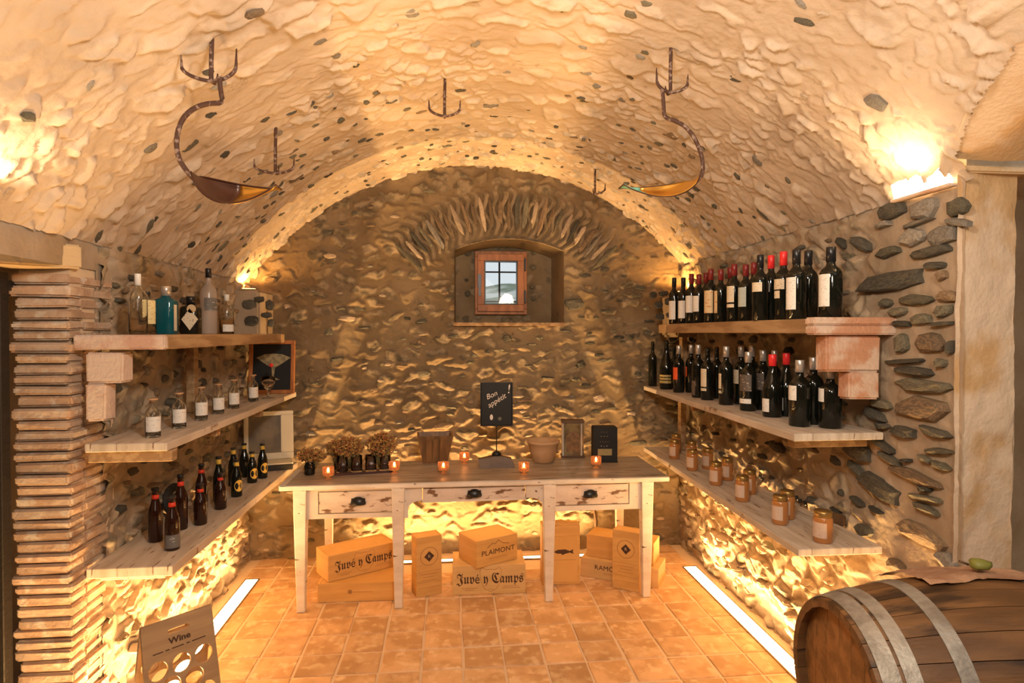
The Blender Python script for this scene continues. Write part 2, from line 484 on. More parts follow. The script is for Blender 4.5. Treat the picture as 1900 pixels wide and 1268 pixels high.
# stones picked out one by one: flattened knapped lumps set into the mortar, 16 shared shapes
def stone_mesh(i, m):
    n = rnd.choice([7, 8, 9, 10]); out = []
    ph = rnd.uniform(0, 6)
    for k in range(n):
        a = 2 * PI * (k + rnd.uniform(-.3, .3)) / n
        r = rnd.uniform(.78, 1.08)
        q = (abs(math.cos(a)) ** 3 + abs(math.sin(a)) ** 3) ** (-1 / 3)
        out.append((.5 * r * q * math.cos(a), .5 * r * q * math.sin(a)))
    v = [(x, y, -.6) for x, y in out] + [(x * .97, y * .97, .35 + rnd.uniform(-.15, .15)) for x, y in out]
    v += [(x * .72 + rnd.uniform(-.04, .04), y * .72 + rnd.uniform(-.04, .04), .8 + rnd.uniform(-.25, .2)) for x, y in out] + [(rnd.uniform(-.1, .1), rnd.uniform(-.1, .1), .95)]
    f = []
    for k in range(n):
        k2 = (k + 1) % n
        f += [(k, k2, n + k2, n + k), (n + k, n + k2, 2 * n + k2, 2 * n + k), (2 * n + k, 2 * n + k2, 3 * n)]
    return mesh_from('stone', v, f, [m])


STONES = {j: [stone_mesh(j * 10 + i, M_st[j]) for i in range(8)] for j in range(5)}


def set_stone(parent, P, right, up, nrm, w_, h_, d_, j, name='stone'):
    o = bpy.data.objects.new(name, rnd.choice(STONES[j])); C.objects.link(o); o.parent = parent
    R = Matrix((right, up, nrm)).transposed().to_4x4()
    o.matrix_local = Matrix.Translation(P) @ R @ Matrix.Diagonal((w_, h_, d_, 1))
    return o


def scatter(n, u0, u1, v0, v1, size, ok=lambda u, v: True, seed=1):
    r = random.Random(seed); res = []; tries = 0
    while len(res) < n and tries < n * 60:
        tries += 1
        u, v = r.uniform(u0, u1), r.uniform(v0, v1)
        w_, h_ = size(r, u, v)
        if not ok(u, v): continue
        if any(abs(u - a) < (w_ + c) * .56 and abs(v - b) < (h_ + d) * .58 for a, b, c, d in res): continue
        res.append((u, v, w_, h_))
    return res


def pick(r, w):
    x = r.random() * sum(w)
    for i, k in enumerate(w):
        x -= k
        if x < 0: return i
    return 0


# -- vault
A0, A1 = math.acos((XL - VX) / VR), math.acos((XR - VX) / VR)    # angles of the two springings
AMPV = .030
Uv = grid_range(0, (A0 - A1) * VR, .0085)                      # arc length from the left springing
Vv = np.concatenate([grid_range(-2.8, 1.6, .08)[:-1], grid_range(1.6, YB + .02, .0085)])


def vault_h(u, v):
    k = sstep(fbm(u * 1.3 + 3, v * 1.3, 2, 55), .42, .58)
    h0, m0, t0 = rubble(u, -v, .19, .105, 203, lean=.75, cover=.56)
    h, m, t = rubble(u, -v, .11, .062, 3, lean=.85, cover=.50 + .5 * (fbm(u * 1.9, v * 1.9, 2, 91) - .42) * (1 - .6 * sstep(v, 3, 4.2)))
    h = h + .5 * (fbm(u * 1.6, v * 1.6, 3, 5) - .5)
    k = k * (1 - .7 * sstep(v, 3.4, 4.4)); h = h * (1 - k) + (h0 + .1 * (fbm(u * 22, v * 22, 3, 8) - .5)) * k; m = m * (1 - k) + m0 * k; t = t * (1 - k) + t0 * k
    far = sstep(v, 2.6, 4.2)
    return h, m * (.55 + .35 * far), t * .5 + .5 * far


def vault_pos(u, v, h):
    a = A0 - u / VR; r = VR - AMPV * (h - .45)
    return VX + r * np.cos(a), v, VZ + r * np.sin(a)


# the side vault on the right cuts into the main one along this groin (Y as a function of arc length)
g_pts = [on_vault(px, py) for px, py in ((1775, 289), (1790, 240), (1815, 190), (1840, 155), (1870, 112), (1900, 72), (1950, 5))]
g_u = np.array([(A0 - math.atan2(p.z - VZ, p.x - VX)) * VR for p in g_pts]); g_y = np.array([p.y for p in g_pts])
order = np.argsort(g_u)


def vault_keep(u, v):
    lim = np.interp(u, g_u[order], g_y[order], left=-9)
    return v > lim


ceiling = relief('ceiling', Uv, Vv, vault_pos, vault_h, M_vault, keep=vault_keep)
ceiling['label'] = 'rough plastered stone barrel vault over the cellar'


def on_arc(u, v, lift=0):
    h = float(vault_h(np.array([[u]]), np.array([[v]]))[0][0, 0])
    a = A0 - u / VR; r = VR - AMPV * (h - .45) - lift
    n = Vector((-math.cos(a), 0, -math.sin(a)))
    t = Vector((math.sin(a), 0, -math.cos(a)))
    return Vector((VX + r * math.cos(a), v, VZ + r * math.sin(a))), n, t


UM = (A0 - A1) * VR
r_ = random.Random(5)


def vsize(r, u, v):
    k = 1.25 if r.random() < .12 else .8
    k *= 1.25 if v < 3.0 else 1
    return r.uniform(.03, .085) * k, r.uniform(.02, .055) * k


stv = scatter(120, 0, UM, 1.9, YB - .06, vsize, lambda u, v: True, 21) + scatter(178, 0, UM, 3.0, YB - .05, vsize, lambda u, v: abs(u - UM / 2) > .5 or v > 3.8, 22)
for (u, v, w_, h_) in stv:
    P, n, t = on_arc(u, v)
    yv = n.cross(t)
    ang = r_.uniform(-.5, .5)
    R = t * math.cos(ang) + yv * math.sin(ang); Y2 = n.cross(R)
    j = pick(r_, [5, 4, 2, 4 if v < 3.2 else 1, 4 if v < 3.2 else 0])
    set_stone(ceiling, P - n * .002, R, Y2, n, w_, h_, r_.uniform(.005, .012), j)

# -- back wall with the window niche
NX0, NX1, NZ0, NZ1 = .046, .893, 1.772, 2.33


def niche(x, z):
    top = NZ1 + .09 * (1 - ((x - (NX0 + NX1) / 2) / ((NX1 - NX0) / 2)) ** 2)
    return (x > NX0) & (x < NX1) & (z > NZ0) & (z < top)


AMPB = .036


def back_h(u, v):
    h, m, t = rubble(u, v, .17, .075, 31, lean=-.35, cover=.42)
    # voussoirs radiating over the niche
    cx, cz = .46, 1.55
    rr = np.sqrt((u - cx) ** 2 + (v - cz) ** 2); an = np.arctan2(u - cx, v - cz)
    z = sstep(rr, .88, .93) * (1 - sstep(rr, 1.22, 1.28)) * (1 - sstep(np.abs(an), .80, .86))
    k = (an + .02 * np.sin(rr * 30)) / .062; fr = k - np.floor(k); rv = h2(np.floor(k), np.zeros_like(k), 5)
    hv = sstep(fr, .05, .3) * (1 - sstep(fr, .7, .95)) * (.5 + .6 * rv) + .15
    return h * (1 - z) + hv * z + .4 * (fbm(u * 1.5, v * 1.5, 3, 8) - .5), m * (1 - z) + z * sstep(hv, .4, .6) * .8, t * (1 - z) + rv * z


def back_pos(u, v, h):
    return u, YB - AMPB * (h - .45), v


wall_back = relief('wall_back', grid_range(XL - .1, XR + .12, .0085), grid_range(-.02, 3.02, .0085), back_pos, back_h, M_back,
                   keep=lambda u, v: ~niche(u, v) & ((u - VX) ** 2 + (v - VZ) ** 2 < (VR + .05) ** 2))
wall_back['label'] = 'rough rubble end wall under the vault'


def bsz(r, u, v):
    k = 1.3 if r.random() < .2 else .85
    return r.uniform(.05, .13) * k, r.uniform(.02, .05) * k


def bok(u, v):
    return (u - VX) ** 2 + (v - VZ) ** 2 < (VR - .08) ** 2 and not (NX0 - .06 < u < NX1 + .06 and NZ0 - .05 < v < NZ1 + .14) \
        and not (.80 < math.hypot(u - .46, v - 1.55) < 1.32 and v > 2.2)


sb = scatter(225, XL + .05, XR - .05, .05, 2.85, bsz, bok, 33)
for (u, v, w_, h_) in sb:
    if u > .6 and 1.3 < v < 2.2: j = pick(r_, [6, 2, 1, 0, 0])
    else: j = pick(r_, [2, 4, 5, 2, 3] if v > .8 else [0, 1, 4, 0, 6])
    h = float(back_h(np.array([[u]]), np.array([[v]]))[0][0, 0]); a = r_.uniform(-.12, .12)
    set_stone(wall_back, Vector((u, YB - AMPB * (h - .45) + .002, v)), Vector((math.cos(a), 0, math.sin(a))), Vector((-math.sin(a), 0, math.cos(a))), Vector((0, -1, 0)), w_, h_, r_.uniform(.012, .028), j)
for k in range(-13, 14):                                   # voussoirs of the relieving arch
    an = k * .062 + r_.uniform(-.006, .006)
    if abs(an) > .82: continue
    L_ = r_.uniform(.20, .32); rr = 1.07 + r_.uniform(-.02, .02)
    d = Vector((math.sin(an), 0, math.cos(an))); q = Vector((math.cos(an), 0, -math.sin(an)))
    set_stone(wall_back, Vector((.46 + d.x * rr, YB - .012, 1.55 + d.z * rr)), q, d, Vector((0, -1, 0)), r_.uniform(.03, .05), L_, .026, pick(r_, [2, 4, 4, 1, 3]), 'voussoir')
# short dark stone seen right of the niche
set_stone(wall_back, on_y(YB - .01, 1066, 565), Vector((1, 0, 0)), Vector((0, 0, 1)), Vector((0, -1, 0)), .17, .11, .03, 0)
set_stone(wall_back, on_y(YB - .01, 1079, 676), Vector((.8, 0, .6)), Vector((-.6, 0, .8)), Vector((0, -1, 0)), .07, .06, .03, 0)

# niche reveal, inner face and sill
YW = 5.08
g = G()
n = 16
arc = [(NX0 + (NX1 - NX0) * k / n, NZ1 + .09 * (1 - (2 * k / n - 1) ** 2)) for k in range(n + 1)]
loop = [(NX0, NZ0)] + arc + [(NX1, NZ0)]
v = []; f = []
for i, (x, z) in enumerate(loop):
    sx = (x - .46) * .93 + .445
    v += [(x, YB - .03, z), (sx, YW, NZ0 + .01 + (z - NZ0) * .95)]
for i in range(len(loop) - 1): f.append((2 * i, 2 * i + 1, 2 * i + 3, 2 * i + 2))
f.append((2 * len(loop) - 2, 2 * len(loop) - 1, 1, 0))
g.add(v, f)
rev = g.obj('niche_reveal', M_back); rev.parent = wall_back
FX0, FX1, FZ0, FZ1 = .215, .640, 1.845, 2.36


def wk(u, v): return ~((u > FX0 + .02) & (u < FX1 - .02) & (v > FZ0 + .02) & (v < FZ1 - .02))


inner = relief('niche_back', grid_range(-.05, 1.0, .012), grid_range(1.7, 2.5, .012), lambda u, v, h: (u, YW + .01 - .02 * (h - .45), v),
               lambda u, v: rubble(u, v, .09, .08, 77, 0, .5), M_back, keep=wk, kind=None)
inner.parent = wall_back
for (px, py, a, b) in ((866, 520, .035, .03), (990, 497, .05, .04), (988, 533, .05, .035), (990, 555, .04, .03), (868, 545, .05, .05), (868, 470, .06, .05), (938, 455, .07, .05), (880, 455, .04, .04), (990, 470, .04, .03)):
    set_stone(wall_back, on_y(YW - .005, px, py), Vector((1, 0, 0)), Vector((0, 0, 1)), Vector((0, -1, 0)), a, b, .012, 1 if a > .036 else 0)
sill = G().box((NX0 - .01, YB - .055, NZ0 - .022), (NX1 + .01, YW, NZ0 + .004), .004).obj('trim_1', M_beam)
tag(sill, 'thin brown sill along the foot of the window niche', kind='structure')

# window
win = thing('window_1', 'small orange-brown wooden casement window in the end wall niche', None); win['kind'] = 'structure'
if 'category' in win: del win['category']


def frame_bars(name, x0, x1, z0, z1, t, y0, y1, m, parent, bev=.003):
    g = G()
    g.box((x0, y0, z0), (x1, y1, z0 + t), bev).box((x0, y0, z1 - t), (x1, y1, z1), bev)
    g.box((x0, y0, z0 + t), (x0 + t, y1, z1 - t), bev).box((x1 - t, y0, z0 + t), (x1, y1, z1 - t), bev)
    return g.obj(name, m, parent)


frame_bars('window_frame', FX0, FX1, FZ0, FZ1, .045, YW - .045, YW + .03, M_frame, win)
sash = frame_bars('sash', FX0 + .02, FX1 - .025, FZ0 + .025, FZ1 - .025, .055, YW - .07, YW - .02, M_frame, win)
frame_bars('glazing_bead', FX0 + .075, FX1 - .08, FZ0 + .08, FZ1 - .08, .010, YW - .072, YW - .03, M_black, sash, .001)
G().box((FX0 + .08, YW - .045, FZ0 + .085), (FX1 - .085, YW - .04, FZ1 - .085)).obj('pane', M_pane, sash)
hd = G().box((FX0 + .022, YW - .085, 2.06), (FX0 + .048, YW - .070, 2.17), .004).box((FX0 + .027, YW - .10, 1.99), (FX0 + .044, YW - .083, 2.10), .005).obj('window_handle', M_black, sash)
for z in (2.20, 1.94): G().box((FX1 - .028, YW - .085, z), (FX1 - .012, YW - .045, z + .10), .003).obj('hinge', M_black, win)
gr = thing('window_grille', 'dark iron bars outside the small window', 'grille', (0, YW + .16, 0))
G().tube([(.43, 0, 1.75), (.43, 0, 2.5)], .008).obj('bar', M_iron, gr)
for z in (1.96, 2.21): G().tube([(.15, 0, z), (.75, 0, z)], .007).obj('bar', M_iron, gr)
# outdoors: a pale stony bank seen through the pane, on the ground
M_bank = mat('pale_gravel_bank', (.62, .63, .58), .9, col2=(.22, .25, .18), scale=.9, lo=.45, hi=.6)
bank = relief('ground_bank', grid_range(-3, 5, .2), grid_range(5.6, 14, .2), lambda u, v, h: (u, v, 1.35 + (v - 5.6) * .13 + .25 * h + .12 * u), lambda u, v: (fbm(u, v, 4, 3), u * 0, u * 0), M_bank)
bank['label'] = 'pale stony bank outside the window'
out_sl = G().box((-1.5, YW + .05, 0.2), (FX0, YW + .3, 3.2)).box((FX1, YW + .05, 0.2), (2.5, YW + .3, 3.2)).box((FX0, YW + .05, FZ1), (FX1, YW + .3, 3.2)).box((FX0, YW + .05, .2), (FX1, YW + .3, FZ0)).obj('wall_outer', M_side)
tag(out_sl, kind='structure')

# -- side walls
AMPS = .05


def side_h(seed):
    def fn(u, v):
        h, m, t = rubble(u, v, .16, .085, seed, lean=-.3, cover=.38)
        return h + .4 * (fbm(u * 1.5, v * 1.5, 3, seed + 2) - .5), m, t
    return fn


hl, hr = side_h(51), side_h(63)
wall_left = relief('wall_left', grid_range(2.80, YB + .02, .009), grid_range(-.02, 2.10, .009), lambda u, v, h: (XL + AMPS * (h - .6), u, v), hl, M_side)
wall_left['label'] = 'rough stone wall behind the left shelves'


def rpos(u, v, h):
    k = sstep(u, 2.35, 2.75)          # the near end is flatter pointed masonry
    return XR - AMPS * (h * (.15 + .85 * k) - .6 * k - .1 * (1 - k)), u, v


def hr2(u, v):
    h, m, t = hr(u, v); k = sstep(u, 2.45, 2.75)
    return h, m * k, t


wall_right = relief('wall_right', grid_range(2.05, YB + .02, .009), grid_range(-.02, 2.27, .009), rpos, hr2, M_side)
wall_right['label'] = 'stone wall behind the right shelves, slate rubble at its near end'


def sidestones(wall, sgn, X, y0, y1, z1, n, hf, seed, weights, okf=lambda u, v: True):
    def sz(r, u, v):
        k = 1.35 if r.random() < .2 else .85
        return r.uniform(.05, .12) * k, r.uniform(.022, .055) * k
    for (u, v, w_, h_) in scatter(n, y0, y1, .05, z1, sz, okf, seed):
        h = float(hf(np.array([[u]]), np.array([[v]]))[0][0, 0]); a = r_.uniform(-.15, .15)
        P = Vector((X + sgn * AMPS * (h - .6) - sgn * .002, u, v))
        set_stone(wall, P, Vector((0, -sgn * math.cos(a), -sgn * math.sin(a) * -1)).normalized(), Vector((0, -sgn * -math.sin(a) * -1, math.cos(a))).normalized(), Vector((sgn, 0, 0)), w_, h_, r_.uniform(.015, .035), pick(r_, weights if v > .78 else [0, 1, 4, 0, 6]))


sidestones(wall_left, 1, XL, 2.9, YB - .08, 2.0, 190, hl, 8, [4, 4, 3, 1, 2])
sidestones(wall_right, -1, XR, 2.70, YB - .08, 2.15, 200, hr, 9, [6, 4, 2, 1, 2])
# the slate rubble at the near end of the right wall, stone by stone: x, y, width, height in the photograph, kind, tilt
SL = [(1653, 391, 48, 32, 0, 0), (1712, 388, 56, 36, 3, 0), (1776, 385, 40, 34, 1, 0), (1702, 414, 60, 9, 3, .08), (1777, 412, 52, 16, 3, -.3), (1692, 441, 52, 34, 3, 0), (1747, 436, 54, 40, 3, 0),
      (1638, 417, 32, 12, 3, 0), (1648, 468, 44, 20, 1, .05), (1724, 468, 72, 20, 0, .04), (1733, 493, 36, 14, 0, -.1), (1749, 512, 20, 18, 2, 0), (1596, 452, 40, 22, 0, -.5), (1562, 452, 22, 14, 0, -.6),
      (1650, 523, 128, 34, 0, .05), (1697, 557, 66, 22, 1, -.05), (1756, 550, 38, 20, 2, -.1), (1643, 563, 20, 18, 1, 0), (1666, 579, 32, 16, 1, 0), (1750, 578, 32, 24, 1, .2), (1709, 592, 38, 20, 1, 0), (1673, 601, 30, 12, 0, -.1),
      (1747, 601, 42, 8, 0, .05), (1673, 638, 26, 40, 1, .1), (1724, 636, 56, 40, 2, 0), (1764, 645, 8, 30, 0, -.1), (1681, 671, 76, 11, 0, .08), (1745, 675, 18, 18, 1, 0), (1693, 689, 72, 18, 0, -.04),
      (1711, 717, 106, 26, 1, 0), (1709, 758, 98, 42, 2, .04), (1635, 750, 42, 18, 1, -.1), (1622, 770, 42, 18, 0, -.3), (1637, 791, 28, 12, 0, 0), (1676, 802, 46, 20, 0, 0), (1734, 803, 62, 18, 0, -.1), (1640, 828, 46, 14, 0, -.35),
      (1649, 851, 44, 14, 0, -.25), (1590, 838, 50, 30, 0, -.1), (1681, 855, 20, 7, 0, .2), (1740, 838, 56, 14, 1, .12), (1745, 865, 34, 13, 1, -.1), (1716, 852, 22, 12, 1, -.2), (1697, 885, 98, 20, 2, -.1), (1630, 905, 80, 34, 0, -.2),
      (1715, 908, 24, 13, 0, 0), (1716, 925, 60, 12, 1, .1), (1718, 944, 50, 12, 1, -.1), (1627, 948, 24, 6, 0, -.2), (1588, 871, 32, 16, 0, -.4), (1703, 990, 92, 34, 2, -.06), (1756, 1042, 44, 30, 3, -.4), (1662, 1049, 36, 20, 2, 0),
      (1602, 985, 28, 20, 1, 0), (1590, 930, 24, 10, 0, -.3), (1801, 352, 34, 10, 3, 0), (1676, 360, 30, 8, 3, 0)]
for (px, py, pw, ph_, j, a) in SL:
    if px > 1785: continue
    P = on_x(XR - .012, px, py); Pl = on_x(XR - .012, px - pw / 2, py); Pr = on_x(XR - .012, min(px + pw / 2, 1800), py)
    Wd = abs(Pl.y - Pr.y); Hd = ph_ / F * (P - EYE).dot(FW)
    set_stone(wall_right, P, Vector((0, -math.cos(a), math.sin(a))), Vector((0, math.sin(a), math.cos(a))), Vector((-1, 0, 0)), Wd * 1.02, Hd * 1.05, .022, j)

# near right: jamb of the side opening facing the camera, its recess and the smooth side vault above
YJ = 2.06


def rough_plane(name, a, b, c, step, amp, m, seed, label=None, cover=.9):
    """plastered slab spanning a->b and a->c"""
    a, b, c = Vector(a), Vector(b), Vector(c); e1, e2 = b - a, c - a; n = e1.cross(e2).normalized()
    U = grid_range(0, e1.length, step); V = grid_range(0, e2.length, step); d1, d2 = e1.normalized(), e2.normalized()

    def hf(u, v):
        return fbm(u * 4, v * 4, 5, seed) - .5 + .5 * (fbm(u * 14, v * 14, 3, seed + 3) - .5), u * 0, u * 0
    o = relief(name, U, V, lambda u, v, h: tuple(a[k] + d1[k] * u + d2[k] * v + n[k] * amp * h for k in range(3)), hf, m)
    if label: o['label'] = label
    return o


XJ = 2.09
rough_plane('wall_right_jamb', (XR - .02, YJ, 0), (XJ, YJ + .04, 0), (XR - .02, YJ, 2.29), .012, .02, M_smooth, 12, 'plastered jamb at the right edge, orange stains')
rough_plane('wall_right_reveal', (XJ, YJ + .04, 0), (XJ + .04, YJ + .40, 0), (XJ, YJ + .04, 2.29), .02, .02, M_smooth, 13)
rough_plane('wall_right_recess', (XJ, YJ + .40, 0), (XJ + 1.2, YJ + .40, 0), (XJ, YJ + .40, 2.6), .02, .03, M_side, 14)
# side vault surface: the groin curve carried outwards
pts = [on_vault(px, py) for px, py in ((1775, 289), (1780, 265), (1790, 240), (1802, 212), (1815, 190), (1840, 155), (1870, 112), (1900, 72), (1950, 5), (2030, -110))]
v = []; f = []; NE = 10
for p in pts:
    for k in range(NE):
        t = k / (NE - 1)
        q_ = Vector((VX - p.x, 0, VZ - p.z)).normalized() * (.045 if k else .0); v.append((p.x + q_.x + t * 1.6, p.y + (.03 if k == 0 else -.012), p.z + q_.z + .10 * t))
for i in range(len(pts) - 1):
    for k in range(NE - 1): f.append((i * NE + k, i * NE + k + 1, (i + 1) * NE + k + 1, (i + 1) * NE + k))
sv = link('ceiling_side_vault', mesh_from('side_vault', v, f, [M_smooth], True)); tag(sv, 'smooth plastered side vault at the right edge', kind='structure')
G().box((XR + .06, YJ + .05, 2.28), (XJ + 1.2, YJ + .6, 2.75)).obj('wall_right_backing', M_smooth)['kind'] = 'structure'
cap = G().box((XR - .02, YJ - .006, 2.275), (XJ + 1.2, YJ + .45, 2.30), .006).obj('trim_2', M_smooth); tag(cap, 'plaster ledge on top of the right jamb', kind='structure')

# near left: brick pillar, lintel, gate and dark passage
YBk = 2.58
pil = thing('brick_pillar', 'pillar of thin stacked pale bricks at the left doorway', 'pillar', (XL, YBk, 0))
zb = 0.0; k = 0
g_core = G().box((-.20, .03, 0), (-.015, .34, 1.98)).obj('mortar_core', M_grout, pil)
while zb < 1.93:
    hb = rnd.uniform(.039, .049)
    for part_ in range(2):
        dx = rnd.uniform(-.012, .008)
        if part_ == 0:      # face towards the camera
            xl = -.205 + rnd.uniform(-.018, .012)
            o = G().box((xl, rnd.uniform(-.012, .0), zb), (rnd.uniform(-.008, .01), .10, zb + hb - .007), .008, jit=.003).obj('brick', M_brick, pil)
        else:               # face along the wall
            e = .26 + rnd.uniform(-.03, .03) + (.06 if zb > 1.7 else 0)
            o = G().box((-.09, .104, zb), (rnd.uniform(-.012, .004), e, zb + hb - .007), .006, jit=.003).obj('brick', M_brick, pil)
    zb += hb; k += 1
near_l = rough_plane('wall_left_return', (XL - .012, YBk + .20, 0), (XL - .012, YBk + .32, 0), (XL - .012, YBk + .20, 2.1), .012, .02, M_side, 19)
A = on_x(XL + .03, 153, 478); zt, zb_ = on_x(XL + .03, 153, 455).z, on_x(XL + .03, 153, 501).z
B = on_z(zt, -30, 434)
ln = G().box((0, 0, 0), ((B - A).to_2d().length, .22, zt - zb_), .008, jit=.004).obj('stone_lintel', M_lintel)
ln.location = (A.x, A.y, zb_); dv = (B - A); ln.rotation_euler = (0, 0, math.atan2(dv.y, dv.x)); ln.scale = (1, -1, 1)
tag(ln, 'long sandstone lintel over the dark left doorway', 'lintel')
rough_plane('wall_left_above', (XL - .01, YBk + .25, 1.96), (XL - .01, 0.9, 1.96), (XL - .01, YBk + .25, 2.12), .02, .02, M_side, 23)
# dark passage behind the gate
gp = relief('wall_passage', grid_range(.6, 3.4, .02), grid_range(0, 2.1, .02), lambda u, v, h: (-2.05 + .06 * h, u, v), lambda u, v: rubble(u, v, .2, .12, 15, 0, .3), M_side)
gp['label'] = 'dim stone wall of the passage behind the iron gate'
G().box((-2.2, 2.9, 0), (XL - .2, 2.95, 2.1)).box((-2.2, .5, 2.02), (XL - .15, 2.95, 2.1)).obj('wall_passage_end', M_side)['kind'] = 'structure'
gate = thing('iron_gate', 'dark iron bar gate in the left doorway', 'gate', (XL - .20, 0, 0))
for y in (2.505, 2.27, 2.02, 1.77): G().box((-.035, y, .02), (0, y + .05, 1.93), .003).obj('upright', M_iron, gate)
for z in (.22, 1.02, 1.82): G().box((-.02, 1.6, z), (-.008, 2.55, z + .025), .003).obj('crossbar', M_iron, gate)
for z in (.1, 1.86): G().box((-.035, 1.55, z), (-.002, 2.6, z + .04), .003).obj('rail', M_iron, gate)

# unseen rest of the room, behind the camera
G().box((-3.2, -2.9, -.02), (3.4, -2.8, 3.2)).obj('wall_front', M_side)['kind'] = 'structure'
G().box((-3.2, -2.8, -.02), (-2.2, 1.0, 3.2)).obj('wall_near_left', M_side)['kind'] = 'structure'
G().box((XJ + 1.2, -2.8, -.02), (XJ + 1.3, 2.5, 3.2)).obj('wall_near_right', M_side)['kind'] = 'structure'

# corner stubs under the lunette, left and right
for side in (-1, 1):
    if side < 0: x0, x1, top = XL - .05, -1.30, 1.99
    else: x0, x1, top = 1.69, XR + .05, 1.985
    st = G().box((x0, YB - .34 if side < 0 else YB - .30, 1.66), (x1, YB + .02, top), .015, jit=.004).obj('wall_corner_stub', M_side)
    tag(st, 'plastered wall stub with dark stones in the %s back corner' % ('left' if side < 0 else 'right'), kind='structure')
    yf = YB - (.345 if side < 0 else .305)
    L_ = ((462, 565, 26, 20), (482, 556, 20, 14), (500, 567, 16, 22), (466, 596, 26, 20), (494, 585, 20, 12), (502, 600, 12, 16)) if side < 0 else ((1212, 548, 14, 14), (1232, 545, 20, 12), (1222, 566, 16, 14), (1240, 560, 14, 16), (1225, 588, 18, 12), (1243, 585, 14, 12))
    for (px, py, a, b) in L_:
        P = on_y(yf, px, py); z = (P - EYE).dot(FW)
        set_stone(st, P, Vector((1, 0, 0)), Vector((0, 0, 1)), Vector((0, -1, 0)), a / F * z, b / F * z, .015, 0)

# -- floor of terracotta tiles
floor = G().box((-3.2, -2.8, -.06), (3.4, YB + .05, -.006)).obj('floor', M_grout); tag(floor, 'old terracotta tile floor with pale grout', kind='structure')
tile_meshes = []
for i in range(10):
    bm = bmesh.new(); bmesh.ops.create_cube(bm, size=1)
    for v_ in bm.verts: v_.co = Vector((v_.co.x * .199 + rnd.uniform(-.003, .003), v_.co.y * .199 + rnd.uniform(-.003, .003), v_.co.z * .012 - .006 + rnd.uniform(-.0006, .0006)))
    bmesh.ops.bevel(bm, geom=[e for e in bm.edges if all(q.co.z > -.004 for q in e.verts)], offset=.004, segments=1, affect='EDGES')
    me = bpy.data.meshes.new('floor_tile'); bm.to_mesh(me); bm.free(); me.materials.append(M_tile); tile_meshes.append(me)
T = .2113
xg = on_z(0, 856.7, 1166.6)
nt_ = 0
y = xg.y + 4 * T
ys = [xg.y + (k + .5) * T for k in range(-14, 9)]
far = []
for yy in sorted(ys, reverse=True):
    for kx in range(-9, 9):
        xx = xg.x + (kx + .5) * T
        if xx < XL + .0 or xx > XR - .0 or yy > YB - .02: continue
        if abs(yy - 4.61) < .14 and -.75 < xx < 1.1: continue
        if nt_ < 290 and yy > 1.0:
            o = link('floor_tile', tile_meshes[rnd.randrange(10)], floor, (xx + rnd.uniform(-.003, .003), yy + rnd.uniform(-.004, .004), -.0005), (0, 0, rnd.choice([0, PI / 2, PI, -PI / 2]) + rnd.uniform(-.012, .012))); nt_ += 1
        else: far.append((xx, yy))
g = G()
for (xx, yy) in far: g.box((xx - .0995, yy - .0995, -.012), (xx + .0995, yy + .0995, 0))
o = g.obj('more_floor_tiles', M_tile, floor); o['kind'] = 'stuff'


def led(name, x0, x1, y0, y1, m, label, group='LED strips sunk in the floor'):
    t = thing(name, label, 'light', ((x0 + x1) / 2, (y0 + y1) / 2, 0), 0, group)
    a, b = (x1 - x0) / 2, (y1 - y0) / 2
    G().box((-a, -b, -.004), (a, b, .0035)).obj('diffuser', M_dif, t)
    l = bpy.data.lights.new('diode_line', 'AREA'); l.shape = 'RECTANGLE'; l.size = .014 if b > a else 2 * a - .02; l.size_y = 2 * b - .02 if b > a else .014
    l.energy = m * 2 * max(a, b); l.color = LED; l.spread = math.radians(128)
    lo_ = bpy.data.objects.new('diode_line', l); C.objects.link(lo_); lo_.parent = t; lo_.location = (0, 0, .006); lo_.rotation_euler = (PI, 0, 0)
    G().box((-a - .008, -b - .008, -.004), (-a, b + .008, .006)).box((a, -b - .008, -.004), (a + .008, b + .008, .006)).box((-a, b, -.004), (a, b + .012, .006)).box((-a, -b - .012, -.004), (a, -b, .006)).obj('trim_frame', M_trim, t)
    return t


led('floor_light_strip', -1.381, -1.301, 1.9, 4.385, LED_POWER, 'glowing strip light in the floor along the left wall')
led('floor_light_strip', 1.690, 1.778, 1.75, 4.305, LED_POWER, 'glowing strip light in the floor along the right wall')
led('floor_light_strip', -.66, 1.06, 4.585, 4.635, BACK_LED_POWER, 'glowing strip light in the floor behind the table')

# uplights on the springing and on the corner stubs
M_upl = mat('uplight_diffuser', (1, .9, .7), .5, emis=(1, .74, .42), estr=14)
M_upo = mat('amber_diffuser', (1, .7, .4), .5, emis=(1, .50, .15), estr=14)
for (x, y, z, s, lab) in ((XR - .030, 2.215, 2.24, -1, 'glaring recessed uplight at the top of the right wall'), (XL + .02, 1.98, 2.10, 1, 'recessed uplight above the left lintel')):
    t = thing('wall_uplight', lab, 'light', (x, y, z))
    G().box((-.02, -.15, -.012), (.02, .15, -.001), .003).obj('housing', M_pinkstone, t)
    G().box((-.006, -.142, 0), (.006, .142, .085)).obj('diffuser', M_upl, t, rot=(0, s * .25, 0))
for (x, lab) in ((-1.42, 'small amber uplight on the stub in the left back corner'), (1.79, 'small amber uplight on the stub in the right back corner')):
    t = thing('corner_uplight', lab, 'light', (x, 4.60, 1.992), 0, 'amber uplights in the back corners')
    G().box((-.05, -.03, 0), (.05, .03, .018), .003).obj('housing', M_trim, t)
    G().box((-.042, -.022, .0185), (.042, .022, .021)).obj('diffuser', M_upo, t)

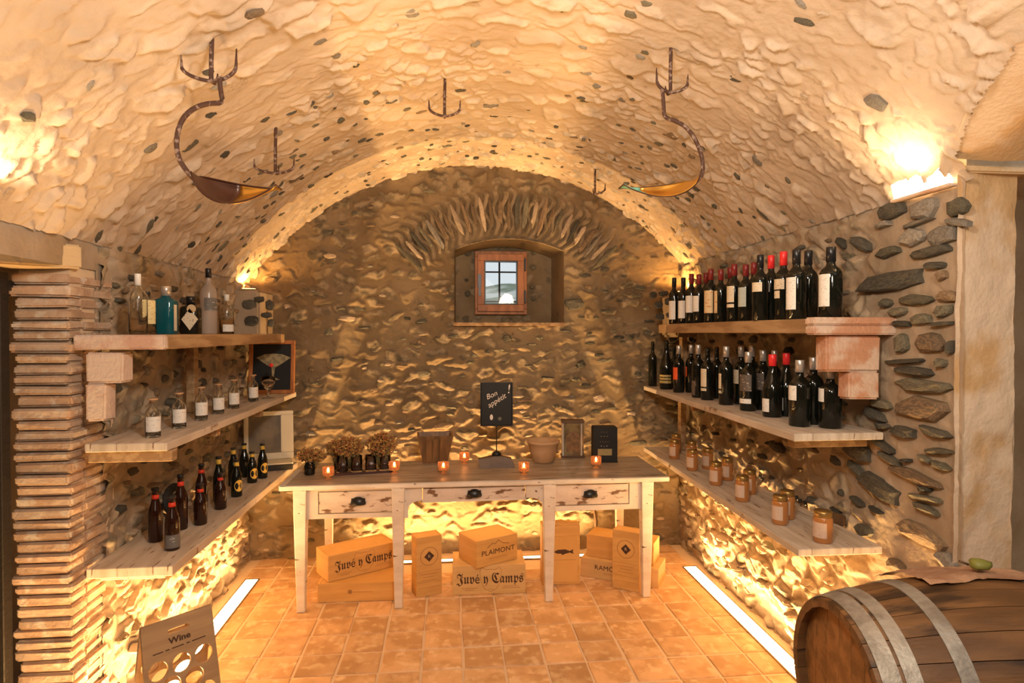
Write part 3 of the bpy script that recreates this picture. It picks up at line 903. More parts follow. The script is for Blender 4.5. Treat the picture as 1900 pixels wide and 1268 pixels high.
# ================================================================== shelves
def plank(name, near_y, far_y, xf0, xf1, xw, z0, z1, m, label, cat='shelf', bow=0):
    """a board along a side wall: front edge runs from xf0 (near) to xf1 (far), back edge at xw"""
    t = thing(name, label, cat, (xw, near_y, z0))
    v = []; f = []; n = 12
    for k in range(n + 1):
        y = (far_y - near_y) * k / n; xf = xf0 + (xf1 - xf0) * k / n - xw + rnd.uniform(-.002, .002)
        for (x, z) in ((0, 0), (xf, 0), (xf * .998, z1 - z0), (0, z1 - z0)):
            v.append((x, y, z + rnd.uniform(-.0012, .0012)))
    for k in range(n):
        for q in range(4):
            q2 = (q + 1) % 4
            f.append((k * 4 + q, k * 4 + q2, (k + 1) * 4 + q2, (k + 1) * 4 + q))
    f += [(3, 2, 1, 0), (n * 4, n * 4 + 1, n * 4 + 2, n * 4 + 3)]
    me = mesh_from(name, v, f, [m])
    o = fix(link('board', me, t))
    bv = o.modifiers.new('b', 'BEVEL'); bv.width = .004; bv.segments = 2; bv.limit_method = 'ANGLE'
    return t


ZL, ZM, ZT = .740, 1.258, 1.690         # left shelf tops
RL, RM, RTp = .800, 1.280, 1.758        # right shelf tops
sh = {}
sh['LL'] = plank('wall_shelf', 2.66, 4.72, -1.128, -1.113, -1.462, ZL - .042, ZL, M_shelf, 'whitewashed lowest left shelf board with beer bottles')
sh['LM'] = plank('wall_shelf', 2.60, 4.72, -1.118, -1.122, -1.43, ZM - .034, ZM, M_shelf, 'whitewashed middle left shelf board with clear bottles')
sh['LT'] = plank('beam_shelf', 2.62, 4.40, -1.12, -1.12, -1.46, ZT - .058, ZT, M_beam, 'old wooden top left shelf on a pale stone bracket')
sh['RL'] = plank('wall_shelf', 2.42, 4.72, 1.441, 1.523, 1.815, RL - .032, RL, M_shelf, 'whitewashed lowest right shelf board with honey jars')
sh['RM'] = plank('wall_shelf', 2.42, 4.72, 1.418, 1.522, 1.815, RM - .032, RM, M_shelf, 'whitewashed middle right shelf board with wine bottles')
sh['RT'] = plank('beam_shelf', 2.44, 4.46, 1.50, 1.55, 1.83, RTp - .062, RTp, M_beam, 'old wooden top right shelf on a red stone bracket')
# moulded near end of the top right shelf, red painted
x0 = on_y(2.43, 1500, 600).x - sh['RT'].location.x
G().box((x0, -.05, -.006), (.03, .015, .034), .006).box((x0 - .004, -.055, .034), (.035, .012, .066), .006).obj('shelf_end', M_redstone, sh['RT'])
G().box((-.001, -.035, .0), (.34, -.001, .058), .006).obj('shelf_end', M_pinkstone, sh['LT'])
# cleats and battens carrying the boards
for key, items in {'LM': ((.02, .05, .32), (.62, .05, .28), (1.35, .05, .28)), 'RM': ((.10, .05, -.34), (.75, .05, -.28), (1.35, .05, -.28)), 'LL': ((.10, .05, .26), (1.2, .05, .26)), 'RL': ((.18, .05, -.28), (1.2, .05, -.28))}.items():
    for (dy, w_, dx) in items:
        G().box((min(0, dx), dy, -.045), (max(0, dx), dy + w_, -.001), .003).obj('cleat', M_beam if key[1] == 'M' else M_shelf, sh[key])
for key, px, zt, zb2 in (('LM', 356, ZT - .06, ZM), ('LM', 470, ZM - .034, ZL), ('RM', 1268, RTp - .062, RM), ('RM', 1266, RM - .032, RL)):
    X = -1.40 if key[0] == 'L' else 1.78
    y = on_x(X, px).y
    r0 = sh[key].location
    G().box((X - .022 - r0.x, y - .03 - r0.y, zb2 + .001 - r0.z), (X + .022 - r0.x, y + .03 - r0.y, zt - .001 - r0.z), .003).obj('support_post', M_beam, sh[key])

# stone corbels
for (lab, Y, m, blocks) in (('pale stone bracket stepped under the top left shelf', 2.60, M_pinkstone, ((158, 228, 655, 712), (158, 195, 712, 783))),
                            ('red painted stone bracket stepped under the top right shelf', 2.42, M_redstone, ((1535, 1634, 622, 690), (1577, 1634, 690, 742)))):
    t = thing('stone_bracket', lab, 'bracket', on_y(Y, blocks[0][0], 700))
    L0 = t.location
    for (a, b, c, d) in blocks:
        p, q = on_y(Y, a, c) - L0, on_y(Y, b, d) - L0
        o = G().box((p.x, 0, q.z), (q.x, .085, p.z), .008, jit=.003).obj('block', m, t)

# ================================================================== bottles
PROF = {
    'bordeaux': [(.0, 0), (.90, 0), (1, .015), (1, .60), (.97, .64), (.84, .685), (.60, .72), (.42, .75), (.37, .79), (.36, .93), (.40, .935), (.40, .965), (.37, .97), (.36, 1.0), (.0, 1.0)],
    'burgundy': [(.0, 0), (.90, 0), (1, .015), (1, .42), (.97, .47), (.84, .55), (.64, .63), (.47, .70), (.38, .78), (.35, .93), (.39, .935), (.39, .965), (.35, .97), (.35, 1.0), (.0, 1.0)],
    'beer': [(.0, 0), (.90, 0), (1, .02), (1, .50), (.96, .56), (.80, .65), (.60, .73), (.48, .80), (.42, .90), (.42, .95), (.50, .955), (.50, .995), (.42, 1.0), (.0, 1.0)],
    'spirit': [(.0, 0), (.92, 0), (1, .02), (1, .62), (.92, .68), (.6, .74), (.38, .78), (.32, .84), (.32, 1.0), (.0, 1.0)],
    'square': [(.0, 0), (.95, 0), (1, .03), (1, .66), (.94, .72), (.55, .755), (.40, .78), (.38, .99), (.0, 1.0)],
    'slim': [(.0, 0), (.92, 0), (1, .02), (1, .62), (.88, .70), (.55, .78), (.36, .84), (.34, .92), (.42, .93), (.42, .96), (.0, .96)],
}


def rad_at(prof, t):
    for (a, z0), (b, z1) in zip(prof, prof[1:]):
        if z0 <= t <= z1 and z1 > z0: return a + (b - a) * (t - z0) / (z1 - z0)
    return prof[-2][0]


def bottle(name, lab, loc, H, r, prof, m, cap=None, cap_t=(.80, 1.0), labels=(), face=0., group=None, cat='bottle', hollow=False, sq=None, seg=24, cap_mat=None):
    P = PROF[prof]
    t = thing(name, lab, cat, loc, 0, group)
    pts = [(a * r, z * H) for a, z in P]
    g = G()
    if hollow:
        th = .0028
        out_ = [p for p in pts if p[1] < H * .985 or True][:-1]
        inn = [(max(a - th, .002), min(max(z, th * 1.6), H)) for a, z in reversed(out_[1:])] + [(0, th * 1.6)]
        g.lathe([(0, 0)] + out_[1:] + inn, seg, sq=sq)
    else: g.lathe(pts, seg, sq=sq)
    fix(g.obj('body', m, t))
    if cap:
        a, b = cap_t
        rc = (max(rad_at(P, min(q, .999)) for q in (.9, .94, .96, .995)) + .015) * r * (1.25 if sq else 1.03)
        cp = [(0, a * H)] + [(rc, a * H), (rc, b * H), (rc * .94, b * H + .0015)] + [(0, b * H + .0015)]
        g = G().lathe(cp, 18); fix(g.obj('capsule', cap_mat or M_foil[cap], t))
    for (lm, z0, z1, span, da) in labels:
        k0, k1 = face + da - span / 2, face + da + span / 2
        rr = r * 1.014
        G().lathe([(rr, z0 * H), (rr, z1 * H)], 10, a0=k0, a1=k1, sq=sq).obj('label', M_lab[lm] if isinstance(lm, str) else lm, t)
    return t


def drop(px, top, X, Zs):
    p = on_x(X, px, top); return Vector((p.x, p.y, Zs)), p.z - Zs


# top right shelf: wine bottles
FR = PI * 1.16          # labels face the room and a little towards the camera
W1, W2 = 'wine bottles on the top right shelf', 'wine bottles on the middle right shelf'
top_r = [
    (1251, 516, 1.585, 'black', [('white', .10, .50, 1.9, 0)], .036, 'black-capped wine bottle with white label, farthest on the top right shelf'),
    (1268, 516, 1.60, 'black', [('white', .12, .50, 1.4, .3)], .036, 'black-capped wine bottle, second from the far end of the top right shelf'),
    (1283, 509, 1.60, 'wine', [('white', .22, .56, 1.8, 0)], .037, 'dark red capped bottle with square white label, third from far end, top right shelf'),
    (1297, 510, 1.60, 'wine', [('white', .24, .56, 1.3, 0)], .037, 'dark capped wine bottle, fourth from the far end of the top right shelf'),
    (1310, 507, 1.685, 'wine', [], .036, 'dark red capped bottle set back behind the far ornate-label bottle, top right shelf'),
    (1319, 500, 1.585, 'wine', [('ornate', .18, .60, 2.0, 0)], .038, 'wine bottle with ornate cream and orange label, top right shelf'),
    (1337.5, 501, 1.60, 'wine', [('ornate', .18, .60, 1.2, -.5)], .037, 'wine bottle with narrow orange-edged label beside the ornate one, top right shelf'),
    (1355, 497, 1.67, 'wine', [('ornate', .2, .6, 1.2, -.3)], .037, 'dark red capped bottle half hidden behind the cream banded one, top right shelf'),
    (1362.5, 491, 1.59, 'wine', [('cream', .34, .62, 1.9, -.35), ('cream', .25, .31, 1.9, -.35)], .039, 'dark red capped wine bottle with cream label and cream band, top right shelf'),
    (1384, 492, 1.59, 'wine', [('teal', .26, .60, 1.7, -.2)], .038, 'dark red capped wine bottle with pale bluish label, top right shelf'),
    (1399, 488, 1.685, 'wine', [('cream', .34, .62, 1.5, -.6), ('cream', .25, .31, 1.5, -.6)], .038, 'dark red capped bottle behind the black capped one in the middle of top right shelf'),
    (1411, 474, 1.54, 'black', [('cream', .44, .58, 2.2, -.3)], .038, 'wine bottle with tall black cap and high cream label, middle of top right shelf'),
    (1431, 475, 1.62, 'red', [('white', .44, .58, 1.2, -.2)], .039, 'bright red capped bottle with small label, top right shelf, left of two'),
    (1454, 468, 1.60, 'red', [('cream', .45, .60, 1.9, -.3), ('cream', .32, .43, .9, -.3)], .041, 'wine bottle with bright red cap and two-step label, top right shelf, right of two'),
    (1478, 464, 1.555, 'black', [('white', .14, .60, 1.7, -.35)], .042, 'black wine bottle with tall white label, third from near end of top right shelf'),
    (1500, 466, 1.665, 'black', [], .042, 'black wine bottle with its label turned away, second from near end of top right shelf'),
    (1542, 459.5, 1.625, 'black', [('white', .17, .62, 1.8, -.5)], .046, 'large black wine bottle with tall white label at the near end, top right shelf')]
for px, ty, X, cap, labs, r, lb in top_r:
    P, H = drop(px, ty, X, RTp)
    bottle('wine_bottle', lb, P, H, r, 'bordeaux', M_wine, cap, (.80, 1.0), labs, FR, W1)
mid_r = [
    (1211, 634, 1.58, None, [], .032, 'bordeaux', 'slim black bottle without label, farthest on the middle right shelf'),
    (1236.5, 632, 1.60, None, [('gold', .13, .18, 3.0, 0), ('gold', .20, .24, 3.0, 0), ('gold', .26, .30, 3.0, 0)], .048, 'burgundy', 'stout dark bottle with gold stripes near the far end, middle right shelf'),
    (1251, 645, 1.68, None, [], .034, 'bordeaux', 'dark bottle behind the gold striped one, middle right shelf'),
    (1259.5, 642, 1.60, 'silver', [('orange', .28, .54, 1.4, -.2)], .038, 'bordeaux', 'wine bottle with bright orange label, middle right shelf'),
    (1282, 640.5, 1.68, 'silver', [('orange', .34, .55, .6, -.4)], .036, 'bordeaux', 'silver-capped wine bottle with an edge of red label, middle right shelf'),
    (1295.5, 640.5, 1.60, 'silver', [('dark', .05, .32, 1.2, -.4)], .040, 'bordeaux', 'silver-capped wine bottle with low dark label, middle right shelf'),
    (1313, 645.5, 1.60, None, [('cream', .26, .60, 1.6, -.3), ('cream', .18, .23, 1.6, -.3)], .040, 'bordeaux', 'wine bottle with cream label over a cream band, middle right shelf, farther of two'),
    (1330, 644, 1.70, None, [('cream', .3, .6, .7, -.9)], .038, 'bordeaux', 'black bottle between the two cream-banded ones, set back, middle right shelf'),
    (1347.5, 643.5, 1.60, 'silver', [('cream', .28, .54, 1.3, -.7), ('cream', .20, .25, 1.3, -.7)], .041, 'bordeaux', 'silver-capped wine bottle with narrow cream label, middle right shelf, nearer of two'),
    (1375, 643, 1.70, 'silver', [('cream', .36, .60, 1.2, -.3)], .040, 'bordeaux', 'back-row wine bottle with pale label behind the middle of the shelf, middle right shelf'),
    (1395.5, 642, 1.71, 'silver', [], .040, 'bordeaux', 'back-row bottle rising behind the brown-label one, middle right shelf'),
    (1388.5, 653.5, 1.60, 'silver', [('dark', .34, .62, 2.4, -.2), ('white', .13, .21, 2.3, -.2)], .043, 'bordeaux', 'stout bottle with brown floral label and low white strip, middle right shelf'),
    (1416, 650.5, 1.70, 'silver', [('dark', .34, .62, 1.8, -.2)], .043, 'bordeaux', 'silver-capped bottle with brown floral label in back row, middle right shelf'),
    (1437, 651, 1.70, 'silver', [], .036, 'bordeaux', 'silver-capped bottle hidden behind the big red-capped one, middle right shelf'),
    (1433.5, 658.5, 1.60, 'red', [('white', .09, .30, 1.6, -.55)], .046, 'burgundy', 'big sloping-shouldered bottle with bright red cap and low white label, middle right shelf'),
    (1459, 656, 1.685, 'red', [('white', .10, .30, 1.3, -.4)], .043, 'burgundy', 'sloping-shouldered bottle with bright red cap in back row, middle right shelf'),
    (1484, 669, 1.565, 'silver', [('white', .40, .62, 1.6, -.55)], .045, 'bordeaux', 'silver-capped black bottle with square white label, front left of last three, middle right shelf'),
    (1509.5, 664, 1.665, 'silver', [('white', .42, .62, 1.3, -.4)], .044, 'bordeaux', 'silver-capped black bottle with white label, middle and rearmost of last three, middle right shelf'),
    (1541, 683, 1.670, 'silver', [('white', .44, .66, 1.5, -.8)], .047, 'bordeaux', 'black bottle with white label at the near end of the middle right shelf')]
for px, ty, X, cap, labs, r, pf, lb in mid_r:
    P, H = drop(px, ty, X, RM)
    bottle('wine_bottle', lb, P, H, r, pf, M_wine, cap, (.82, 1.0), labs, FR, W2)

# honey jars
jars = [(1251.5, 811, 1.60, 'honey jar at the far end of the lowest right shelf, front row'), (1254.5, 797, 1.70, 'dark honey jar at the far end of lowest right shelf, behind the first'),
        (1284.5, 832, 1.58, 'second honey jar of the front row, counted from the far end'), (1283.5, 806, 1.70, 'honey jar behind the second front one, half hidden'),
        (1313, 824, 1.70, 'honey jar alone in the back row, third from the far end'), (1328.5, 851, 1.57, 'third honey jar of the front row, counted from the far end'),
        (1350, 839, 1.69, 'back-row honey jar just behind the third front jar'), (1377.5, 878, 1.56, 'third honey jar of the front row, counted from the near end'),
        (1391, 864, 1.67, 'back-row honey jar touching the third front jar from the near end'), (1447.5, 914, 1.55, 'front honey jar of the near pair, gold lid and pink label'),
        (1461, 896, 1.63, 'back honey jar of the near pair, half hidden'), (1527, 932, 1.60, 'large honey jar alone at the near end of the lowest right shelf')]
for i, (px, ty, X, lb) in enumerate(jars):
    P, H = drop(px, ty, X, RL)
    H = min(max(H, .10), .135); r = .036 if i < 11 else .040
    t = thing('honey_jar', lb, 'jar', P, 0, 'honey jars on the lowest right shelf')
    fix(G().lathe([(0, 0), (r * .9, 0), (r, .006), (r, H * .70), (r * .95, H * .78), (r * .82, H * .84), (0, H * .84)], 24).obj('jar_body', M_honey, t))
    fix(G().lathe([(0, H * .82), (r * .90, H * .82), (r * .92, H * .84), (r * .92, H * .97), (r * .86, H), (0, H)], 24).obj('lid', M_lid, t))
    G().lathe([(r * 1.015, H * .18), (r * 1.015, H * .66)], 10, a0=FR - 1.0 + .2, a1=FR + .7 + .2).obj('label', label_mat('pink_label', (.55, .40, .30), (.4, .27, .2)) if i == 0 else bpy.data.materials['pink_label'], t)
# dark sprig and wooden wedge at the near end
t = thing('bead_sprig', 'small dark sprig of seed beads on the lowest right shelf', 'sprig', on_z(RL, 1486, 936) + Vector((0, 0, .0)))
g = G()
for k in range(9):
    c = Vector((.018 * math.sin(k * 2.4), -.045 + .012 * k, .012 + .006 * (k % 3)))
    g.lathe([(0, -.009), (.007, -.006), (.009, 0), (.007, .006), (0, .009)], 8, c=c)
g.obj('seed_beads', M_black, t)
G().tube([(-.0, -.05, .008), (.01, 0, .012), (.03, .07, .006), (.05, .11, .003)], .0022).obj('stem', M_dwood, t)
o = G().box((-.006, -.05, 0), (.012, .05, .05), .003).obj('wood_wedge', M_dwood); o.location = on_z(RL, 1550, 972) + Vector((0, 0, -.0)); o.rotation_euler = (0, 0, .25)
tag(o, 'small dark wooden wedge beside the last honey jar', 'wedge')

# left top shelf: spirits
FL = -PI * .30
for (px, ty, X, r, pf, m, cap, capt, labs, lb, kw) in [
    (255.5, 509, -1.30, .036, 'spirit', M_glass, 'white', (.80, 1.0), [], 'tall clear spirit bottle with white cap at the near end of the top left shelf', dict(hollow=True)),
    (273, 542, -1.33, .036, 'spirit', M_glass, 'black', (.93, 1.0), [('pale', .25, .80, 1.5, .1)], 'clear bottle with tall cream-yellow label behind the white-capped one', dict(hollow=True)),
    (308, 532, -1.30, .044, 'square', M_blue, 'silver', (.80, 1.0), [('cream', .08, .62, .62, .75)], 'square teal glass gin bottle on the top left shelf', dict(sq=5)),
    (354, 551, -1.30, .044, 'square', M_wine, 'black', (.80, 1.0), [('cream', .22, .62, .8, .75)], 'square black bottle with pale diamond label on the top left shelf', dict(sq=5)),
    (386.5, 499, -1.30, .044, 'spirit', M_glassy, 'black', (.86, 1.0), [('silver', .36, .55, 2.2, .3)], 'tall frosted bottle with black stopper on the top left shelf', {}),
    (420.5, 547, -1.30, .040, 'spirit', M_glass, 'white', (.84, 1.0), [('white', .06, .24, 1.7, .0)], 'small clear bottle with low white label, farthest on the top left shelf', dict(hollow=True))]:
    P, H = drop(px, ty, X, ZT)
    b = bottle('spirit_bottle', lb, P, H, r, pf, m, cap, capt, labs, FL, 'spirit bottles on the top left shelf', **kw)
    if 'diamond' in lb:
        for c in list(b.children):
            if c.name.startswith('label'): bpy.data.objects.remove(c)
        d = flat('label', [(0, .055), (.04, 0), (0, -.055), (-.04, 0)], [], .001, M_lab['cream'], b, (.012, -.0455, .075), (PI / 2, 0, 0))
        flat('label', ring(0, 0, .022, 16), [], .001, M_lab['ornate'], b, (.020, -.0455, .128), (PI / 2, 0, 0))

# left middle shelf: clear bottles with white labels
cl_lab = ['at the near end', 'second from the near end', 'third from the near end', 'fourth from the near end', 'fifth from the near end', 'beside the framed picture']
for i, (px, ty) in enumerate([(283.5, 742), (332, 731), (373, 720), (405, 714), (433.5, 706), (469.5, 697)]):
    P, H = drop(px, ty, -1.24, ZM)
    b = bottle('clear_bottle', 'clear bottle with white label, %s, middle left shelf' % cl_lab[i], P, H, .030, 'slim', M_glass, None, labels=[('white', .16, .56, 2.3, -.1)], face=FL, group='clear bottles on the middle left shelf', hollow=True)
    fix(G().lathe([(0, H * .90), (.010, H * .90), (.010, H * .98), (.020, H * 1.0), (.020, H * 1.03), (0, H * 1.03)], 16).obj('stopper', M_terra, b))
P = on_z(ZM, 498, 738); P.x = -1.22; P = Vector((-1.20, on_x(-1.20, 498, 738).y, ZM))
t = thing('bulb_glass', 'dark footed glass with red cherry stick before the framed picture', 'glass', P)
fix(G().lathe([(0, 0), (.040, 0), (.040, .004), (.008, .010), (.006, .05), (.030, .075), (.045, .11), (.044, .145), (.040, .145), (.041, .11), (.027, .079), (0, .066)], 24).obj('bowl', M_glass, t))
G().tube([(.0, 0, .08), (.01, .0, .15), (.02, -.01, .21)], .0025).obj('stick', M_iron, t)
fix(G().lathe([(0, -.014), (.010, -.009), (.014, 0), (.010, .009), (0, .014)], 12, c=(.022, -.01, .222)).obj('cherry', M_redspot, t))

# framed picture
Yp = 4.60
a, b = on_y(Yp, 460, 632), on_y(Yp, 546, 729)
pw, ph_ = b.x - a.x, .385
t = thing('framed_picture', 'framed dark picture of a cocktail glass in an orange-brown frame', 'picture', ((a.x + b.x) / 2, Yp, ZM)); t.rotation_euler = (-.10, 0, 0)
fw_ = .028
g = G()
for (p, q) in (((-pw / 2, -.012, 0), (pw / 2, .012, fw_)), ((-pw / 2, -.012, ph_ - fw_), (pw / 2, .012, ph_)), ((-pw / 2, -.012, fw_), (-pw / 2 + fw_, .012, ph_ - fw_)), ((pw / 2 - fw_, -.012, fw_), (pw / 2, .012, ph_ - fw_))): g.box(p, q, .003)
g.obj('frame', M_frame, t)
G().box((-pw / 2 + fw_, -.002, fw_), (pw / 2 - fw_, .008, ph_ - fw_)).obj('print', M_slate, t)
M_gl = mat('printed_glass_shape', (.36, .30, .16), .6, col2=(.20, .17, .10), scale=30)
flat('printed_glass', [(-.12, .06), (-.06, .085), (0, .09), (.06, .085), (.12, .06), (.05, .01), (.012, -.012), (.006, -.08), (.05, -.10), (-.05, -.10), (-.006, -.08), (-.012, -.012), (-.05, .01)], [], .001, M_gl, t, (0.01, -.003, .20), (PI / 2, 0, 0))

# white framed mirror and dark tray at the far end of the lowest left shelf
t = thing('white_frame', 'empty wide white frame leaning at the far end of the lowest left shelf', 'frame', (-1.27, 4.55, ZL + .055), .42); 
t.rotation_euler = (-.12, 0, .30)
M_mir = mat('dim_backboard', (.16, .11, .05), .5, col2=(.10, .07, .035), scale=8)
W2_, H2_, f2 = .33, .34, .085
g = G().box((-W2_ / 2, -.01, 0), (W2_ / 2, .012, .045), .004).box((-W2_ / 2, -.01, H2_ - .03), (W2_ / 2, .012, H2_), .004).box((-W2_ / 2, -.01, .045), (-W2_ / 2 + .03, .012, H2_ - .03), .004).box((W2_ / 2 - f2, -.01, .045), (W2_ / 2, .012, H2_ - .03), .004)
g.obj('frame', M_cream, t); G().box((-W2_ / 2 + .03, 0, .045), (W2_ / 2 - f2, .008, H2_ - .03)).obj('backboard', M_mir, t)
t = thing('flat_dark_box', 'flat dark box with pale lid under the white frame', 'box', (-1.275, 4.50, ZL), .30)
G().box((-.17, -.10, 0), (.17, .13, .042), .004).obj('box_body', M_black, t); G().box((-.172, -.102, .0425), (.172, .132, .0535), .003).obj('lid', M_cream, t)

# round dark plaque behind the beer bottles
t = thing('round_plaque', 'dark round slate plaque leaning on the wall behind the beer bottles', 'plaque', on_x(-1.40, 326, 903)); t.location.z = ZL + .092
t.rotation_euler = (PI / 2 - .2, 0, PI / 2 - .25)
fix(G().lathe([(0, -.004), (.088, -.004), (.09, 0), (.088, .004), (0, .004)], 32).obj('disc', M_slate, t))
for k in range(3): text('chalk_scrawl', ('///', '//', '///')[k], .03, M_chalk, t, (0, .035 - .035 * k, .005), (0, 0, .2), 1.4)

# lowest left shelf: beer bottles
beers = [(288, 906, -1.34, 'r', 'red-banded brown beer bottle nearest the wall at the near end'), (319, 920, -1.215, 'rl', 'red-banded beer bottle with silver label at the very near end'),
         (335, 881.5, -1.30, 'r', 'red-banded beer bottle in front of the round plaque, back row'), (371.5, 898, -1.235, 'r', 'red-banded beer bottle, second of the front row'),
         (373.5, 861.5, -1.34, 'r', 'red-banded beer bottle behind the second front one'), (408.7, 878, -1.235, 'r', 'red-banded beer bottle, third of the front row'),
         (405.5, 848, -1.30, 'y', 'yellow-necked beer bottle rising behind the third red-banded one'), (433, 831.5, -1.34, 'y', 'yellow-necked beer bottle in the back row behind the waisted one'),
         (438.6, 854, -1.235, 'yl', 'waisted dark beer bottle with yellow disc, nearest of the three disc bottles'), (453, 823.5, -1.35, 'y', 'yellow-necked beer bottle in the back row, farthest'),
         (467.7, 839, -1.25, 'yl', 'dark beer bottle with yellow disc, middle of the three disc bottles'), (487, 824, -1.22, 'yl', 'dark beer bottle with yellow disc, farthest on the shelf')]
for px, ty, X, kd, lb in beers:
    P, H = drop(px, ty, X, ZL)
    b = bottle('beer_bottle', lb + ', lowest left shelf' if len(lb.split()) < 13 else lb, P, H, .031, 'beer', M_beer if kd[0] == 'r' else M_wine, 'black', (.955, 1.0), [('silver', .06, .30, 2.6, .1)] if kd == 'rl' else [], FL, 'beer bottles on the lowest left shelf')
    bm_ = M_lab['redband'] if kd[0] == 'r' else M_foil['yellow']
    z0, z1 = (.80, .88) if kd[0] == 'r' else (.84, .95)
    rr = [(rad_at(PROF['beer'], q) * .031 * 1.04, q * H) for q in (z0, (z0 + z1) / 2, z1)]
    G().lathe(rr, 18).obj('neck_band', bm_, b)
    if kd == 'yl':
        a0 = FL + .15; rad = .0318
        v = [(rad * math.cos(a0), rad * math.sin(a0), .31 * H)]; f = []
        for k in range(18):
            th = 2 * PI * k / 18; aa = a0 + .85 * math.cos(th)
            v.append((rad * math.cos(aa), rad * math.sin(aa), .31 * H + .034 * math.sin(th))); f.append((0, 1 + k, 1 + (k + 1) % 18))
        link('disc_label', mesh_from('disc_label', v, f, [M_lab['yellow']]), b)

# ================================================================== table
TX0, TX1, TY0, TY1, TZ = -1.01, 1.40, 3.82, 4.47, .780
tb = thing('long_table', 'long distressed white wooden table with three drawers', 'table', (.195, 4.12, 0))
o0 = tb.location


def L(x, y, z): return (x - o0.x, y - o0.y, z)


G().box(L(TX0, TY0, TZ - .030), L(TX1, TY1, TZ), .004).obj('tabletop', M_top, tb)
G().box(L(TX0 - .002, TY0 - .004, TZ - .032), L(TX1 + .002, TY0 + .012, TZ - .001), .004).obj('edge_strip', M_white, tb)
G().box(L(TX0 - .003, TY0, TZ - .032), L(TX0 + .035, TY1, TZ + .002), .003).obj('end_batten', M_white, tb)
YF = 3.85


def zx(px, py): p = on_y(YF, px, py); return p.x, p.z


xl, xr = zx(548, 930)[0], zx(1208, 930)[0]
zt = TZ - .031
xa, za = zx(739, 960); xb, zb3 = zx(1018, 948)
zL = zx(650, 962)[1]; zR = zx(1110, 947)[1]
zA = zx(880, 927)[1]; xA0, xA1 = zx(757, 940)[0], zx(1007, 940)[0]
xm0, xm1 = xa + .005, xb - .005
pieces = [[(xl, zt), (xl, zL), (xa + .004, zL), (xa + .004, zt)],
          [(xm0, zt), (xm0, zL - .01), (xA0, zL - .01)] + [(xA0 + .075 + .075 * math.cos(PI - PI / 2 * k / 6), zA - .055 + .055 * math.sin(PI - PI / 2 * k / 6)) for k in range(7)]
          + [(xA1 - .075 + .075 * math.cos(PI / 2 - PI / 2 * k / 6), zA - .055 + .055 * math.sin(PI / 2 - PI / 2 * k / 6)) for k in range(7)] + [(xA1, zR - .01), (xm1, zR - .01), (xm1, zt)],
          [(xb - .004, zt), (xb - .004, zR), (xr, zR), (xr, zt)]]
dr = []
for (a, b, c, d) in ((590, 738, 913, 951), (783, 976, 901, 928), (1023, 1168, 896, 936)):
    x0, z1 = zx(a, c); x1, z0 = zx(b, d); z1 = min(z1, zt - .012); dr.append((x0, x1, z0, z1))
holes = [[(x0, z0), (x1, z0), (x1, z1), (x0, z1)] for x0, x1, z0, z1 in dr]
for pc, hh in zip(pieces, holes): flat('apron', [(x - o0.x, z) for x, z in pc], [[(x - o0.x, z) for x, z in hh]], .022, M_white, tb, (0, YF + .012 - o0.y, 0), (PI / 2, 0, 0))
for i, (x0, x1, z0, z1) in enumerate(dr):
    e = .005
    d = G().box((-(x1 - x0) / 2 + e, -.001, -(z1 - z0) / 2 + e), ((x1 - x0) / 2 - e, .30, (z1 - z0) / 2 - e), .002).obj('drawer', M_drawer, tb, L((x0 + x1) / 2, YF + .005, (z0 + z1) / 2))
    # cup pull
    bm = bmesh.new(); bmesh.ops.create_uvsphere(bm, u_segments=16, v_segments=8, radius=1)
    bmesh.ops.bisect_plane(bm, geom=bm.verts[:] + bm.edges[:] + bm.faces[:], plane_co=(0, 0, -.2), plane_no=(0, 0, 1), clear_inner=True)
    bmesh.ops.bisect_plane(bm, geom=bm.verts[:] + bm.edges[:] + bm.faces[:], plane_co=(0, 0.05, 0), plane_no=(0, 1, 0), clear_outer=True)
    g = G().bm(bm, Matrix.Translation((0, -.002, .0)) @ Matrix.Diagonal((.047, .028, .040, 1)), True)
    g.box((-.042, -.0025, -.008), (.042, 0, .030), .001).obj('cup_pull', M_black, d, (0, 0, -.008))
    if i == 2: G().box((-.03, -.003, .078), (.03, .001, .086)).obj('lock_plate', M_black, d)


def leg(x, y, top, w0, w1, m=M_white):
    v = []
    for z, w_ in ((0, w1), (.05, w1), (top - .16, w0 * .95), (top, w0)):
        for sx, sy in ((-1, -1), (1, -1), (1, 1), (-1, 1)): v.append((sx * w_ / 2, sy * w_ / 2, z))
    f = [(3, 2, 1, 0), (12, 13, 14, 15)]
    for i in range(3):
        for k in range(4): f.append((i * 4 + k, i * 4 + (k + 1) % 4, i * 4 + 4 + (k + 1) % 4, i * 4 + 4 + k))
    o = fix(link('leg', mesh_from('leg', v, f, [m]), tb, L(x, y, 0)))
    bv = o.modifiers.new('b', 'BEVEL'); bv.width = .004; bv.segments = 1
    return o


for px in (558.5, 739.5, 1018.5, 1199): leg(zx(px, 1100)[0], YF + .012, zt, .078, .050)
for px in (610.5, 1149): leg(on_y(4.42, px, 1000).x, 4.42, zt, .06, .045)
g = G().box(L(xl, YF + .02, zR + .0), L(xl + .022, 4.44, zt), .002).box(L(xr - .022, YF + .02, zR), L(xr, 4.44, zt), .002).box(L(xl, 4.42, zR + .03), L(xr, 4.44, zt), .002)
g.obj('side_apron', M_white, tb)

# things on the table
def tz(px, py): return on_z(TZ, px, py)


